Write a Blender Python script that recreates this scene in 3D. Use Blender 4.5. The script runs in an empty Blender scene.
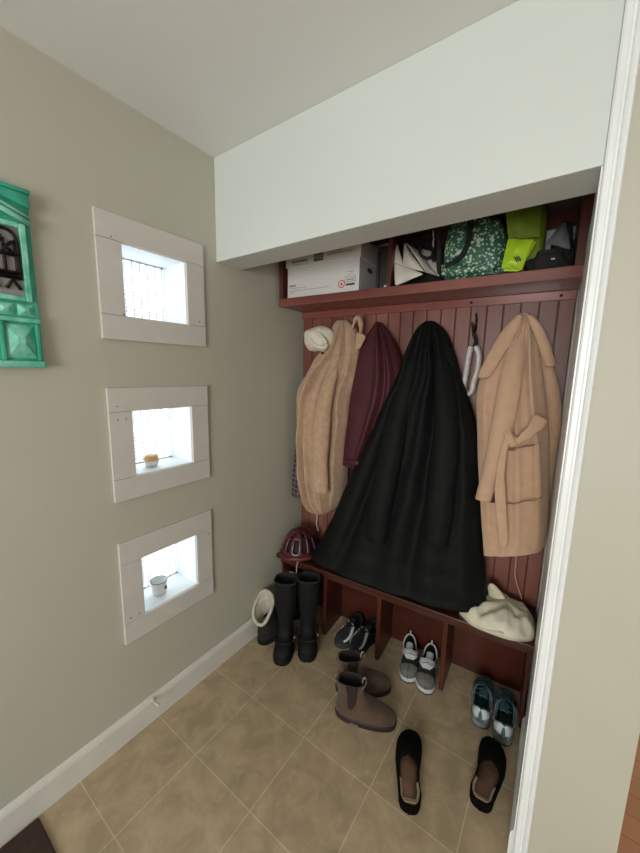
import bpy, bmesh, math, random
from mathutils import Vector, Matrix, noise
random.seed(7)
S = bpy.context.scene
COL = S.collection
PI = math.pi
sin, cos = math.sin, math.cos

# ------------------------------------------------------------------ camera, world, light, exposure
F_PX, YAW, PITCH, ROLL = 347.8, 0.6128, -0.1564, 0.0199
CAM = Vector((1.3492, 0.0528, 1.5380))
fw = Vector((-sin(YAW) * cos(PITCH), cos(YAW) * cos(PITCH), sin(PITCH)))
rt = Vector((cos(YAW), sin(YAW), 0))
up = rt.cross(fw)
R2 = rt * cos(ROLL) + up * sin(ROLL)
U2 = up * cos(ROLL) - rt * sin(ROLL)
cam_data = bpy.data.cameras.new('camera')
cam_data.sensor_fit = 'HORIZONTAL'
cam_data.sensor_width = 36
cam_data.lens = F_PX * 36 / 640
cam_data.clip_start = 0.02
cam = bpy.data.objects.new('camera', cam_data)
COL.objects.link(cam)
M = Matrix((R2, U2, -fw)).transposed().to_4x4()
M.translation = CAM
cam.matrix_world = M
S.camera = cam

world = bpy.data.worlds.new('world')
S.world = world
world.use_nodes = True
bg = world.node_tree.nodes['Background']
bg.inputs[0].default_value = (0.90, 0.97, 1.0, 1)
bg.inputs[1].default_value = 2.6


def area(name, loc, target, sx, sy, power, col):
    ld = bpy.data.lights.new(name, 'AREA')
    ld.shape = 'RECTANGLE'
    ld.size, ld.size_y, ld.energy, ld.color = sx, sy, power, col
    o = bpy.data.objects.new(name, ld)
    COL.objects.link(o)
    o.location = loc
    d = Vector(target) - Vector(loc)
    o.rotation_euler = d.to_track_quat('-Z', 'Y').to_euler()
    return o


# daylight through the big window of the room behind the camera
area('daylight_room', (1.55, -2.585, 1.35), (1.45, 1.4, 1.42), 1.3, 1.3, 60, (0.985, 0.995, 0.985))
S.view_settings.view_transform = 'Standard'
S.view_settings.look = 'None'
S.view_settings.gamma = 1
S.view_settings.use_curve_mapping = False
S.view_settings.exposure = 0.14

# ------------------------------------------------------------------ pixel and cabinet frames
RC = 0.065                                    # the closet's rear wall is turned by this angle
CY = 1.78                                     # its y at the left wall
ND = Vector((-sin(RC), cos(RC), 0))
UD = Vector((cos(RC), sin(RC), 0))


def ray(px, py):
    return fw + R2 * ((px - 320) / F_PX) - U2 * ((py - 426.5) / F_PX)


def at(px, py, ax, v):
    d = ray(px, py)
    i = 'xyz'.index(ax)
    return CAM + d * ((v - CAM[i]) / d[i])


def L(px, py, v):
    """pixel -> (u, v, z) on the plane at distance v in front of the rear wall"""
    d = ray(px, py)
    o = Vector((0, CY, 0)) - v * ND
    t = (o - CAM).dot(ND) / d.dot(ND)
    X = CAM + d * t - Vector((0, CY, 0))
    return (X.dot(UD), v, X.z)


def W(u, v, z):
    return Vector((0, CY, 0)) + UD * u - ND * v + Vector((0, 0, z))


# ------------------------------------------------------------------ materials
def mat(name, col, rough=0.6, col2=None, scale=8, bump=0.0, bscale=60, metallic=0, stretch=(1, 1, 1), lo=.35, hi=.65, sheen=0, coat=0, trans=0, bdist=0.002, spec=None):
    m = bpy.data.materials.new(name)
    m.use_nodes = True
    nt = m.node_tree
    b = nt.nodes['Principled BSDF']
    b.inputs['Base Color'].default_value = (*col, 1)
    b.inputs['Roughness'].default_value = rough
    b.inputs['Metallic'].default_value = metallic
    if spec is not None:
        b.inputs['Specular IOR Level'].default_value = spec
    if sheen:
        b.inputs['Sheen Weight'].default_value = sheen
        b.inputs['Sheen Roughness'].default_value = .5
    if coat:
        b.inputs['Coat Weight'].default_value = coat
    tc = nt.nodes.new('ShaderNodeTexCoord')
    mp = nt.nodes.new('ShaderNodeMapping')
    mp.inputs['Scale'].default_value = stretch
    nt.links.new(tc.outputs['Object'], mp.inputs[0])
    if col2:
        n = nt.nodes.new('ShaderNodeTexNoise')
        n.inputs['Scale'].default_value = scale
        n.inputs['Detail'].default_value = 6
        nt.links.new(mp.outputs[0], n.inputs['Vector'])
        r = nt.nodes.new('ShaderNodeValToRGB')
        r.color_ramp.elements[0].position = lo
        r.color_ramp.elements[1].position = hi
        r.color_ramp.elements[0].color = (*col, 1)
        r.color_ramp.elements[1].color = (*col2, 1)
        nt.links.new(n.outputs[0], r.inputs[0])
        nt.links.new(r.outputs[0], b.inputs['Base Color'])
    if bump:
        n2 = nt.nodes.new('ShaderNodeTexNoise')
        n2.inputs['Scale'].default_value = bscale
        n2.inputs['Detail'].default_value = 4
        nt.links.new(mp.outputs[0], n2.inputs['Vector'])
        bp = nt.nodes.new('ShaderNodeBump')
        bp.inputs['Strength'].default_value = bump
        bp.inputs['Distance'].default_value = bdist
        nt.links.new(n2.outputs[0], bp.inputs['Height'])
        nt.links.new(bp.outputs[0], b.inputs['Normal'])
    return m


WALL = mat('wall_paint', (.485, .475, .385), .55, (.505, .495, .405), 3, .15, 90, lo=.3, hi=.7, bdist=.001)
HEADP = mat('header_paint', (.64, .685, .65), .5, (.66, .705, .67), 3, .1, 90, bdist=.001)
FAR = mat('far_wall_paint', (.74, .74, .72), .7, (.76, .76, .74), 3)
CEIL = mat('ceiling_paint', (.76, .78, .755), .8, (.78, .80, .775), 3, .2, 120, bdist=.001)
TRIM = mat('trim_paint', (.84, .87, .86), .3, (.74, .77, .76), 14, .4, 30, stretch=(1, 1, .25), lo=.5, hi=.8)
BASEM = mat('baseboard_paint', (.70, .68, .62), .4, (.66, .64, .58), 12)
FRAMEP = mat('window_board_paint', (.63, .61, .56), .5, (.60, .58, .53), 10, .2, 40)
REVEAL = mat('window_reveal_paint', (.85, .88, .88), .35)
WOOD = mat('mahogany_stain', (.055, .015, .010), .34, (.13, .038, .027), 6, .5, 22, stretch=(1, 1, .08), lo=.3, hi=.75, coat=.15)
WOODH = mat('mahogany_stain_rail', (.15, .036, .026), .3, (.36, .12, .085), 6, .5, 22, stretch=(.12, 1, 1), lo=.35, hi=.72, coat=.15)
WOODB = mat('mahogany_planks', (.12, .032, .021), .40, (.29, .11, .08), 5, .5, 22, stretch=(1, 1, .15), lo=.32, hi=.72)
WOODN = mat('mahogany_bench_shaded', (.040, .009, .0045), .38, (.09, .020, .009), 6, .3, 22, stretch=(.15, 1, 1), coat=.1)  # same mahogany darkened to carry the shade of the lower closet
BLACKM = mat('black_iron', (.015, .013, .013), .45, metallic=.6)
PUFF = mat('black_nylon', (.004, .005, .0047), .7, (.005, .006, .0057), 20, .5, 130, spec=.18)
CAMEL = mat('camel_wool', (.54, .34, .22), .95, (.58, .37, .24), 30, .5, 300, sheen=.25)
SHERPA = mat('tan_sherpa', (.42, .275, .175), .98, (.50, .335, .22), 40, .8, 110, sheen=.3, bdist=.003)
BURG = mat('burgundy_leather', (.055, .011, .016), .62, (.070, .015, .020), 12, .3, 90, spec=.35)
CREAM = mat('cream_knit', (.66, .62, .49), .95, (.72, .68, .55), 30, .8, 200, sheen=.3, bdist=.004)
WHITEF = mat('white_fleece', (.72, .70, .66), .95, (.60, .57, .54), 40, .8, 180, sheen=.3, bdist=.003)
CANVAS = mat('cream_canvas', (.66, .61, .46), .85, (.74, .69, .54), 18, .5, 260)
CARD = mat('white_cardboard', (.66, .65, .62), .6, (.69, .68, .65), 6)
INK = mat('print_ink', (.05, .05, .055), .6)
GREYINK = mat('grey_print_ink', (.22, .22, .23), .6)
REDINK = mat('red_print_ink', (.62, .06, .05), .5)
LEATHW = mat('cream_leather', (.62, .57, .49), .5, (.70, .66, .58), 12, .3, 90)
BLACKF = mat('black_fabric', (.008, .008, .0085), .9, (.013, .013, .0135), 30, .5, 160)
BLACKR = mat('black_rubber', (.004, .0045, .0045), .7, (.005, .0055, .0055), 14, .2, 60, spec=.25)
BLACKS = mat('black_suede', (.003, .0025, .0025), .95, spec=.1)
GREYF = mat('grey_fabric', (.12, .125, .13), .9, (.15, .155, .16), 20, .4, 160)
GAPDARK = mat('gap_shade_dark', (.035, .032, .033), .6)  # dark colour that stands in for shade beside the storage box
LIME = mat('lime_plastic', (.40, .62, .02), .38, (.46, .70, .03), 10, .5, 28)
LIMESH = mat('lime_plastic_shaded', (.14, .21, .01), .6, (.18, .27, .012), 10, .4, 40)  # darker lime, paints the shading on the bag's upper part
SUEDE = mat('brown_suede', (.062, .035, .020), .92, (.10, .058, .035), 16, .6, 120, sheen=.2)
ELAST = mat('dark_elastic', (.022, .011, .009), .9, None, bump=.8, bscale=90, stretch=(1, 1, .05))
SOLEB = mat('dark_brown_sole', (.02, .011, .009), .6)
TABM = mat('tan_webbing', (.42, .31, .23), .9, (.16, .09, .06), 90, lo=.45, hi=.55)
SHOEB = mat('black_mesh_fabric', (.010, .011, .012), .85, (.02, .021, .023), 60, .8, 260)
SHOEW = mat('white_shoe_leather', (.58, .60, .60), .5)
SHOEG = mat('grey_toe_rubber', (.13, .13, .115), .8, (.17, .17, .15), 40)
TEAL = mat('teal_mesh_fabric', (.045, .095, .115), .85, (.085, .155, .18), 50, .8, 240)
TEALL = mat('teal_dark_lining', (.015, .06, .055), .9)
GREYS = mat('grey_foam_sole', (.17, .185, .19), .7, (.21, .225, .23), 30)
DARKS = mat('dark_grey_outsole', (.03, .035, .037), .7)
TANI = mat('brown_footbed', (.14, .075, .04), .8, (.09, .045, .024), 20)
RIMI = mat('beige_heel_lining', (.36, .26, .18), .85)
HELM = mat('red_helmet_shell', (.085, .012, .018), .35, (.045, .010, .016), 5, coat=.15)
HELMR = mat('red_helmet_rim', (.12, .014, .016), .5)
FOAM = mat('black_helmet_foam', (.012, .010, .012), .8)
FLEECE = mat('cream_boot_fleece', (.60, .56, .46), .95, (.48, .44, .35), 40, 1, 120, bdist=.005)
RUG = mat('dark_brown_mat', (.035, .018, .012), .95, (.05, .028, .018), 40, 1, 200)
TURQ = mat('turquoise_paint', (.012, .24, .15), .45, (.05, .42, .28), 16, .5, 50, stretch=(1, 1, .6), lo=.3, hi=.62)
TURQL = mat('pale_turquoise_paint', (.05, .42, .28), .45, (.30, .72, .56), 22, .5, 50, lo=.35, hi=.65)
GREYP = mat('grey_panel_paint', (.24, .23, .22), .7, (.30, .29, .28), 30)
ENAMEL = mat('white_enamel', (.84, .84, .82), .2)
ORANGE = mat('orange_wax_cup', (.75, .36, .08), .4, (.80, .55, .25), 20)
CORD = mat('pale_cord', (.50, .38, .30), .8)
SCREW = mat('dark_screw', (.09, .08, .07), .5)
STEEL = mat('brass_clip', (.35, .30, .2), .35, metallic=.8)
STITCH = mat('camel_seam', (.30, .18, .11), .95)


def tile_mat():
    m = bpy.data.materials.new('beige_floor_tile')
    m.use_nodes = True
    nt = m.node_tree
    N, K = nt.nodes, nt.links
    b = N['Principled BSDF']
    tc = N.new('ShaderNodeTexCoord')
    mp = N.new('ShaderNodeMapping')
    mp.inputs['Location'].default_value = (-.2815, -1.0557, 0)
    K.new(tc.outputs['Object'], mp.inputs[0])
    br = N.new('ShaderNodeTexBrick')
    br.offset = 0
    br.squash = 1
    br.inputs['Scale'].default_value = 1
    br.inputs['Brick Width'].default_value = .3114
    br.inputs['Row Height'].default_value = .3114
    br.inputs['Mortar Size'].default_value = .0021
    br.inputs['Mortar Smooth'].default_value = .35
    br.inputs['Color1'].default_value = (.42, .325, .205, 1)
    br.inputs['Color2'].default_value = (.45, .35, .22, 1)
    br.inputs['Mortar'].default_value = (.60, .50, .34, 1)
    K.new(mp.outputs[0], br.inputs['Vector'])
    n = N.new('ShaderNodeTexNoise')
    n.inputs['Scale'].default_value = 9
    n.inputs['Detail'].default_value = 8
    n.inputs['Roughness'].default_value = .62
    n.inputs['Distortion'].default_value = .6
    K.new(tc.outputs['Object'], n.inputs['Vector'])
    r = N.new('ShaderNodeValToRGB')
    r.color_ramp.elements[0].position = .36
    r.color_ramp.elements[1].position = .68
    r.color_ramp.elements[0].color = (.84, .84, .84, 1)
    r.color_ramp.elements[1].color = (1.2, 1.2, 1.19, 1)
    K.new(n.outputs[0], r.inputs[0])
    mx = N.new('ShaderNodeMix')
    mx.data_type = 'RGBA'
    mx.blend_type = 'MULTIPLY'
    mx.inputs[0].default_value = 1
    K.new(br.outputs['Color'], mx.inputs[6])
    K.new(r.outputs[0], mx.inputs[7])
    # pale flecks
    n3 = N.new('ShaderNodeTexNoise')
    n3.inputs['Scale'].default_value = 38
    n3.inputs['Detail'].default_value = 3
    mp3 = N.new('ShaderNodeMapping')
    mp3.inputs['Scale'].default_value = (1, .45, 1)
    mp3.inputs['Rotation'].default_value = (0, 0, .5)
    K.new(tc.outputs['Object'], mp3.inputs[0])
    K.new(mp3.outputs[0], n3.inputs['Vector'])
    r3 = N.new('ShaderNodeValToRGB')
    r3.color_ramp.elements[0].position = .60
    r3.color_ramp.elements[1].position = .74
    r3.color_ramp.elements[0].color = (0, 0, 0, 1)
    r3.color_ramp.elements[1].color = (.55, .55, .55, 1)
    K.new(n3.outputs[0], r3.inputs[0])
    mx3 = N.new('ShaderNodeMix')
    mx3.data_type = 'RGBA'
    K.new(r3.outputs[0], mx3.inputs[0])
    K.new(mx.outputs[2], mx3.inputs[6])
    mx3.inputs[7].default_value = (.55, .45, .30, 1)
    K.new(mx3.outputs[2], b.inputs['Base Color'])
    b.inputs['Roughness'].default_value = .42
    bp = N.new('ShaderNodeBump')
    bp.inputs['Strength'].default_value = .25
    bp.inputs['Distance'].default_value = .002
    K.new(n.outputs[0], bp.inputs['Height'])
    K.new(bp.outputs[0], b.inputs['Normal'])
    return m


def plankfloor_mat():
    m = bpy.data.materials.new('orange_wood_floor')
    m.use_nodes = True
    nt = m.node_tree
    N, K = nt.nodes, nt.links
    b = N['Principled BSDF']
    tc = N.new('ShaderNodeTexCoord')
    br = N.new('ShaderNodeTexBrick')
    br.inputs['Scale'].default_value = 1
    br.inputs['Brick Width'].default_value = .9
    br.inputs['Row Height'].default_value = .085
    br.inputs['Mortar Size'].default_value = .001
    br.inputs['Color1'].default_value = (.40, .16, .06, 1)
    br.inputs['Color2'].default_value = (.47, .20, .08, 1)
    br.inputs['Mortar'].default_value = (.12, .045, .02, 1)
    K.new(tc.outputs['Object'], br.inputs['Vector'])
    K.new(br.outputs['Color'], b.inputs['Base Color'])
    b.inputs['Roughness'].default_value = .35
    return m


def foliage_mat():
    m = bpy.data.materials.new('leaf_print_cloth')
    m.use_nodes = True
    nt = m.node_tree
    N, K = nt.nodes, nt.links
    b = N['Principled BSDF']
    tc = N.new('ShaderNodeTexCoord')
    v = N.new('ShaderNodeTexVoronoi')
    v.inputs['Scale'].default_value = 80
    K.new(tc.outputs['Object'], v.inputs['Vector'])
    n = N.new('ShaderNodeTexNoise')
    n.inputs['Scale'].default_value = 45
    n.inputs['Detail'].default_value = 5
    K.new(tc.outputs['Object'], n.inputs['Vector'])
    ad = N.new('ShaderNodeMath')
    ad.operation = 'ADD'
    K.new(v.outputs['Distance'], ad.inputs[0])
    K.new(n.outputs[0], ad.inputs[1])
    r = N.new('ShaderNodeValToRGB')
    e = r.color_ramp.elements
    e[0].position, e[0].color = .76, (.50, .62, .48, 1)
    e[1].position, e[1].color = 1.2, (.008, .05, .035, 1)
    a = e.new(.90)
    a.color = (.16, .30, .15, 1)
    a = e.new(1.03)
    a.color = (.03, .11, .07, 1)
    K.new(ad.outputs[0], r.inputs[0])
    K.new(r.outputs[0], b.inputs['Base Color'])
    b.inputs['Roughness'].default_value = .5
    return m


def plaid_mat():
    m = bpy.data.materials.new('plaid_flannel')
    m.use_nodes = True
    nt = m.node_tree
    N, K = nt.nodes, nt.links
    b = N['Principled BSDF']
    tc = N.new('ShaderNodeTexCoord')
    br = N.new('ShaderNodeTexBrick')
    br.offset = 0
    br.inputs['Scale'].default_value = 1
    br.inputs['Brick Width'].default_value = .026
    br.inputs['Row Height'].default_value = .03
    br.inputs['Mortar Size'].default_value = .0045
    br.inputs['Mortar Smooth'].default_value = 1
    br.inputs['Color1'].default_value = (.02, .025, .04, 1)
    br.inputs['Color2'].default_value = (.10, .03, .03, 1)
    br.inputs['Mortar'].default_value = (.20, .19, .18, 1)
    mp = N.new('ShaderNodeMapping')
    mp.inputs['Rotation'].default_value = (PI / 2, 0, 0)
    K.new(tc.outputs['Object'], mp.inputs[0])
    K.new(mp.outputs[0], br.inputs['Vector'])
    K.new(br.outputs['Color'], b.inputs['Base Color'])
    b.inputs['Roughness'].default_value = .95
    return m


def ribglass_mat():
    m = bpy.data.materials.new('frosted_reeded_glass')
    m.use_nodes = True
    nt = m.node_tree
    N, K = nt.nodes, nt.links
    out = [n for n in N if n.type == 'OUTPUT_MATERIAL'][0]
    t = N.new('ShaderNodeBsdfTransparent')
    t.inputs[0].default_value = (.95, .98, 1, 1)
    d = N.new('ShaderNodeBsdfTranslucent')
    d.inputs[0].default_value = (.9, .93, .95, 1)
    mx = N.new('ShaderNodeMixShader')
    mx.inputs[0].default_value = .55
    K.new(t.outputs[0], mx.inputs[1])
    K.new(d.outputs[0], mx.inputs[2])
    K.new(mx.outputs[0], out.inputs[0])
    return m


TILE, WFLOOR, LEAF, PLAID, RGLASS = tile_mat(), plankfloor_mat(), foliage_mat(), plaid_mat(), ribglass_mat()
SEAM = mat('grey_glass_seam', (.36, .38, .39), .5)


# ------------------------------------------------------------------ mesh helpers
def lerp(a, b, t):
    return a + (b - a) * t


def link(name, vs, fs, m, parent=None, smooth=True, sub=0, solid=0, bevel=0, off=-1, autos=None, weld=False):
    me = bpy.data.meshes.new(name)
    bm = bmesh.new()
    bv = [bm.verts.new(v) for v in vs]
    for f in fs:
        if len(set(f)) >= 3:
            try:
                bm.faces.new([bv[i] for i in dict.fromkeys(f)])
            except ValueError:
                pass
    if weld:
        bmesh.ops.remove_doubles(bm, verts=bm.verts, dist=1e-5)
    bmesh.ops.recalc_face_normals(bm, faces=bm.faces)
    bm.to_mesh(me)
    bm.free()
    me.materials.append(m)
    o = bpy.data.objects.new(name, me)
    COL.objects.link(o)
    if smooth:
        for p in me.polygons:
            p.use_smooth = True
        if autos is not None:
            me.set_sharp_from_angle(angle=autos)
    if parent:
        o.parent = parent
    if solid:
        md = o.modifiers.new('solid', 'SOLIDIFY')
        md.thickness = solid
        md.offset = off
    if sub:
        md = o.modifiers.new('sub', 'SUBSURF')
        md.levels = md.render_levels = sub
    if bevel:
        md = o.modifiers.new('bevel', 'BEVEL')
        md.width = bevel
        md.segments = 2
        md.limit_method = 'ANGLE'
    return o


class MB:
    def __init__(s):
        s.v, s.f = [], []

    def box(s, a, b):
        x0, y0, z0 = a
        x1, y1, z1 = b
        i = len(s.v)
        s.v += [(x0, y0, z0), (x1, y0, z0), (x1, y1, z0), (x0, y1, z0), (x0, y0, z1), (x1, y0, z1), (x1, y1, z1), (x0, y1, z1)]
        s.f += [[i + k for k in q] for q in ((0, 1, 2, 3), (4, 5, 6, 7), (0, 1, 5, 4), (1, 2, 6, 5), (2, 3, 7, 6), (3, 0, 4, 7))]
        return s

    def prism(s, poly, z0, z1, fn=lambda x, y, z: (x, y, z)):
        n = len(poly)
        i = len(s.v)
        s.v += [fn(x, y, z0) for x, y in poly] + [fn(x, y, z1) for x, y in poly]
        s.f += [[i + k for k in range(n)], [i + n + k for k in range(n)]]
        s.f += [[i + k, i + (k + 1) % n, i + n + (k + 1) % n, i + n + k] for k in range(n)]
        return s

    def grid(s, G, cu=False, cv=False, caps=False):
        i = len(s.v)
        n, m = len(G), len(G[0])
        for r in G:
            s.v += [tuple(p) for p in r]
        for a in range(n if cu else n - 1):
            for b in range(m if cv else m - 1):
                a2, b2 = (a + 1) % n, (b + 1) % m
                s.f.append([i + a * m + b, i + a2 * m + b, i + a2 * m + b2, i + a * m + b2])
        if caps:
            s.f.append([i + b for b in range(m)])
            s.f.append([i + (n - 1) * m + b for b in range(m)])
        return s

    def tube(s, pts, r, n=8, caps=True, flat=1.0):
        P = [Vector(p) for p in pts]
        G = []
        prev = None
        for k, p in enumerate(P):
            t = (P[min(k + 1, len(P) - 1)] - P[max(k - 1, 0)]).normalized()
            if prev is None:
                a = Vector((0, 0, 1)) if abs(t.z) < .9 else Vector((1, 0, 0))
                nx = t.cross(a).normalized()
            else:
                nx = (prev - t * prev.dot(t)).normalized()
            prev = nx
            ny = t.cross(nx)
            rr = r[k] if isinstance(r, (list, tuple)) else r
            G.append([p + nx * rr * cos(2 * PI * j / n) + ny * rr * flat * sin(2 * PI * j / n) for j in range(n)])
        return s.grid(G, cv=True, caps=caps)

    def build(s, name, m, parent=None, **k):
        return link(name, s.v, s.f, m, parent, **k)


def cr(pts, n):
    """catmull-rom through tuples, n samples per span"""
    P = [Vector(p) if len(p) <= 4 else p for p in pts]
    d = len(pts[0])
    out = []
    for i in range(len(pts) - 1):
        p0, p1, p2, p3 = pts[max(i - 1, 0)], pts[i], pts[i + 1], pts[min(i + 2, len(pts) - 1)]
        for k in range(n):
            t = k / n
            out.append(tuple(.5 * (2 * p1[c] + (p2[c] - p0[c]) * t + (2 * p0[c] - 5 * p1[c] + 4 * p2[c] - p3[c]) * t * t + (3 * p1[c] - p0[c] - 3 * p2[c] + p3[c]) * t ** 3) for c in range(d)))
    out.append(tuple(pts[-1]))
    return out


def tag(o, label, cat, group=None, kind=None):
    o['label'] = label
    o['category'] = cat
    if group:
        o['group'] = group
    if kind:
        o['kind'] = kind
    return o


def thing(name, label, cat, loc=(0, 0, 0), rz=0, group=None):
    o = bpy.data.objects.new(name, None)
    o.empty_display_size = .05
    COL.objects.link(o)
    o.location = loc
    o.rotation_euler = (0, 0, rz)
    return tag(o, label, cat, group)


def struct(o):
    o['kind'] = 'structure'
    return o


class CF:
    """a thing in the closet's own frame: (u along the rear wall, v out from it, z)"""
    def __init__(s, name, label, cat, base, group=None):
        s.b = base
        s.o = thing(name, label, cat, W(*base), RC, group)

    def c(s, p):
        return (p[0] - s.b[0], -(p[1] - s.b[1]), p[2] - s.b[2])

    def part(s, name, mb, m, parent=None, **k):
        o = link(name, [s.c(p) for p in mb.v], mb.f, m, parent or s.o, **k)
        return o


def nz(x, y, z, sc=1.0):
    return noise.noise(Vector((x * sc, y * sc, z * sc)))


# ------------------------------------------------------------------ room shell
H = 2.44
YB, HB, XR = 1.134, 2.0153, 1.364
WY0, WY1 = .7147, .9721                        # window openings
WINS = [(2.0627, 1.6371, 1.9754, 1.7221), (1.4646, 1.0345, 1.3774, 1.1208), (.8694, .4347, .776, .5219)]
struct(MB().box((-.17, -2.6, -.06), (1.47, 2.05, 0)).build('floor', TILE, smooth=False))
struct(MB().box((1.47, -2.6, -.06), (3.9, 3.4, 0)).build('floor', WFLOOR, smooth=False))
struct(MB().box((-.17, -2.6, H), (3.9, 3.4, H + .08)).build('ceiling', CEIL, smooth=False))
# left wall with its three window holes
mb = MB()
zs = sorted([0, H] + [w[2] for w in WINS] + [w[3] for w in WINS])
mb.box((-.17, -2.6, 0), (0, WY0, H)).box((-.17, WY1, 0), (0, 2.05, H))
zz = [0, WINS[2][3], WINS[2][2], WINS[1][3], WINS[1][2], WINS[0][3], WINS[0][2], H]
for k in (0, 2, 4, 6):
    mb.box((-.17, WY0, zz[k]), (0, WY1, zz[k + 1]))
struct(mb.build('wall_left', WALL, smooth=False))
# rear wall of the closet, following the built-in
mb = MB().prism([(-.02, 1.800), (1.60, 1.905), (1.60, 2.05), (-.02, 2.05)], 0, H)
struct(mb.build('wall_back', HEADP, smooth=False))
# header across the closet
struct(MB().box((0, YB, HB), (XR, 1.28, H)).build('wall_header', HEADP, smooth=False, bevel=.003))
# partition on the right
mb = MB().prism([(XR, YB), (1.59, YB), (1.59, 2.05), (1.351, 2.05), (1.3525, 1.9)], 0, H)
struct(mb.build('wall_right', WALL, smooth=False))
# the room behind the camera with its window, and the hall
mb = MB().box((-.17, -2.7, 0), (.88, -2.6, H)).box((2.22, -2.7, 0), (3.9, -2.6, H)).box((.88, -2.7, 0), (2.22, -2.6, .68)).box((.88, -2.7, 2.02), (2.22, -2.6, H))
struct(mb.build('wall_rear', FAR, smooth=False))
struct(MB().box((3.9, -2.7, 0), (4.0, 3.5, H)).build('wall_hall', FAR, smooth=False))
struct(MB().box((-.17, 3.4, 0), (3.9, 3.5, H)).build('wall_end', FAR, smooth=False))
# baseboards
prof = [(0, 0), (.014, 0), (.014, .095), (.011, .106), (.008, .112), (.004, .119), (0, .1197)]
mb = MB()
mb.grid([[(x, y, z) for x, z in prof] for y in (-2.6, 1.79)], caps=True)
struct(mb.build('baseboard_left', BASEM, smooth=False))
mb = MB()
mb.grid([[(xw - x, y, z) for x, z in prof] for y, xw in ((1.150, 1.3639), (1.60, 1.3562))], caps=True)
struct(mb.build('baseboard_right', TRIM, smooth=False))
# casing with a moulded profile
pc = [(0, 0), (0, -.010), (.004, -.013), (.014, -.013), (.017, -.010), (.021, -.010), (.024, -.017), (.029, -.020), (.034, -.018), (.037, -.012), (.037, 0)]
mb = MB()
mb.grid([[(XR + x, YB + y, z) for x, y in pc] for z in (0, H)], caps=True)
struct(mb.build('trim_1', TRIM, smooth=False))
o = MB().prism([(XR - .0045, YB + .0005), (XR - .0005, YB + .0005), (1.3532, 1.84), (1.3492, 1.84)], 0, HB - .001).build('trim_3', TRIM, smooth=False)
struct(o)
# thin jamb strip where the closet side meets the planks
mb = MB().box((1.3465, 1.842, .56), (1.3535, 1.868, 1.79))
struct(mb.build('trim_2', TRIM, smooth=False, bevel=.002))

# ------------------------------------------------------------------ three deep-set windows
FY0, FY1 = .6304, 1.0566
for i, (zt, zb, it, ib) in enumerate(WINS):
    e = bpy.data.objects.new('window_%d' % (i + 1), None)
    COL.objects.link(e)
    e.location = (0, (FY0 + FY1) / 2, zb)
    struct(e)
    oy, oz = e.location.y, e.location.z

    def wp(mb, name, m, parent=e, **k):
        return link(name, [(x, y - oy, z - oz) for x, y, z in mb.v], mb.f, m, parent, **k)
    t = .013
    wp(MB().box((0.0005, FY0, it), (t, FY1, zt)), 'top_board', FRAMEP, smooth=False, bevel=.0015)
    wp(MB().box((0.0005, FY0, zb), (t, FY1, ib)), 'bottom_board', FRAMEP, smooth=False, bevel=.0015)
    wp(MB().box((0.0005, FY0, ib + .001), (t - .001, WY0, it - .001)), 'side_board', FRAMEP, smooth=False, bevel=.0015)
    wp(MB().box((0.0005, WY1, ib + .001), (t - .001, FY1, it - .001)), 'side_board', FRAMEP, smooth=False, bevel=.0015)
    # reveal lining
    d = -.168
    mb = MB().box((d, WY0, ib), (.002, WY0 + .003, it)).box((d, WY1 - .003, ib), (.002, WY1, it))
    mb.box((d, WY0 + .003, it - .003), (.002, WY1 - .003, it)).box((d, WY0 + .003, ib), (.002, WY1 - .003, ib + .003))
    wp(mb, 'reveal', REVEAL, smooth=False)
    # reeded pane: a gently corrugated sheet
    n = 96
    G = [[(d + .006 + .0025 * abs(sin(PI * (y - WY0) / .0322)), y, z) for z in (ib + .003, it - .003)] for y in [lerp(WY0 + .003, WY1 - .003, k / n) for k in range(n + 1)]]
    pane = wp(MB().grid(G), 'pane', RGLASS, solid=.002)
    mb = MB()
    for k in range(8):
        y = WY0 + .004 + .0322 * (k + .55)
        if y > WY1 - .008:
            continue
        zc = ib + .004
        while zc < it - .006:
            hgt = .011 if random.random() < .75 else .004
            w_ = .0013 if (zc > ib + (it - ib) * .55) else .0019
            mb.box((d + .0095, y - w_, zc), (d + .0125, y + w_, min(zc + hgt, it - .004)))
            zc += hgt + (.0035 if zc < ib + (it - ib) * .6 else .0005)
    mb.box((d + .009, WY0 + .004, it - .008), (d + .0125, WY1 - .004, it - .004)).box((d + .009, WY0 + .004, ib + .0035), (d + .0125, WY1 - .004, ib + .007))
    wp(mb, 'seam_bars', SEAM, smooth=False)
    sp = [[(FY0 + .05, it + .008), (FY1 - .03, ib + .02), (WY0 - .008, ib + .006)], [(FY0 + .03, it + .02), (FY0 + .03, it - .03), (FY0 + .06, it - .028)], [(FY0 + .025, ib + .02), (FY0 + .06, ib + .02), (FY1 - .02, it - .02)]][i]
    for (y, z) in sp:
        mb = MB().grid([[(xx, y + rr * cos(a * PI / 4), z + rr * sin(a * PI / 4)) for a in range(8)] for xx, rr in ((t - .002, .003), (t + .0008, .0025))], cv=True, caps=True)
        wp(mb, 'screw', SCREW)

# ------------------------------------------------------------------ the built-in hall tree
T = CF('hall_tree', 'dark red-brown wooden built-in with plank back, cubby shelf on top and low bench', 'hall tree', (.675, 0, 0))
UL, UR = .003, 1.344
# planked back
mb = MB()
pw = .0675
u = UL
k = 0
edges = [UL]
x0 = L(471, 318, 0)[0]
g = x0 - pw * math.floor((x0 - UL) / pw)
while g < UR:
    if g - edges[-1] > .01:
        edges.append(g)
    g += pw
edges.append(UR)
for a, b in zip(edges[:-1], edges[1:]):
    mb.prism([(a + .0008, 0), (a + .0008, .008), (a + .004, .0125), (b - .004, .0125), (b - .0008, .008), (b - .0008, 0)], .47, 1.852)
T.part('back_panel', mb, WOODB, smooth=False)
mb = MB().box((UL, -.002, .0), (UR, .0045, 1.86))
T.part('backing_board', mb, WOOD, smooth=False)
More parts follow.
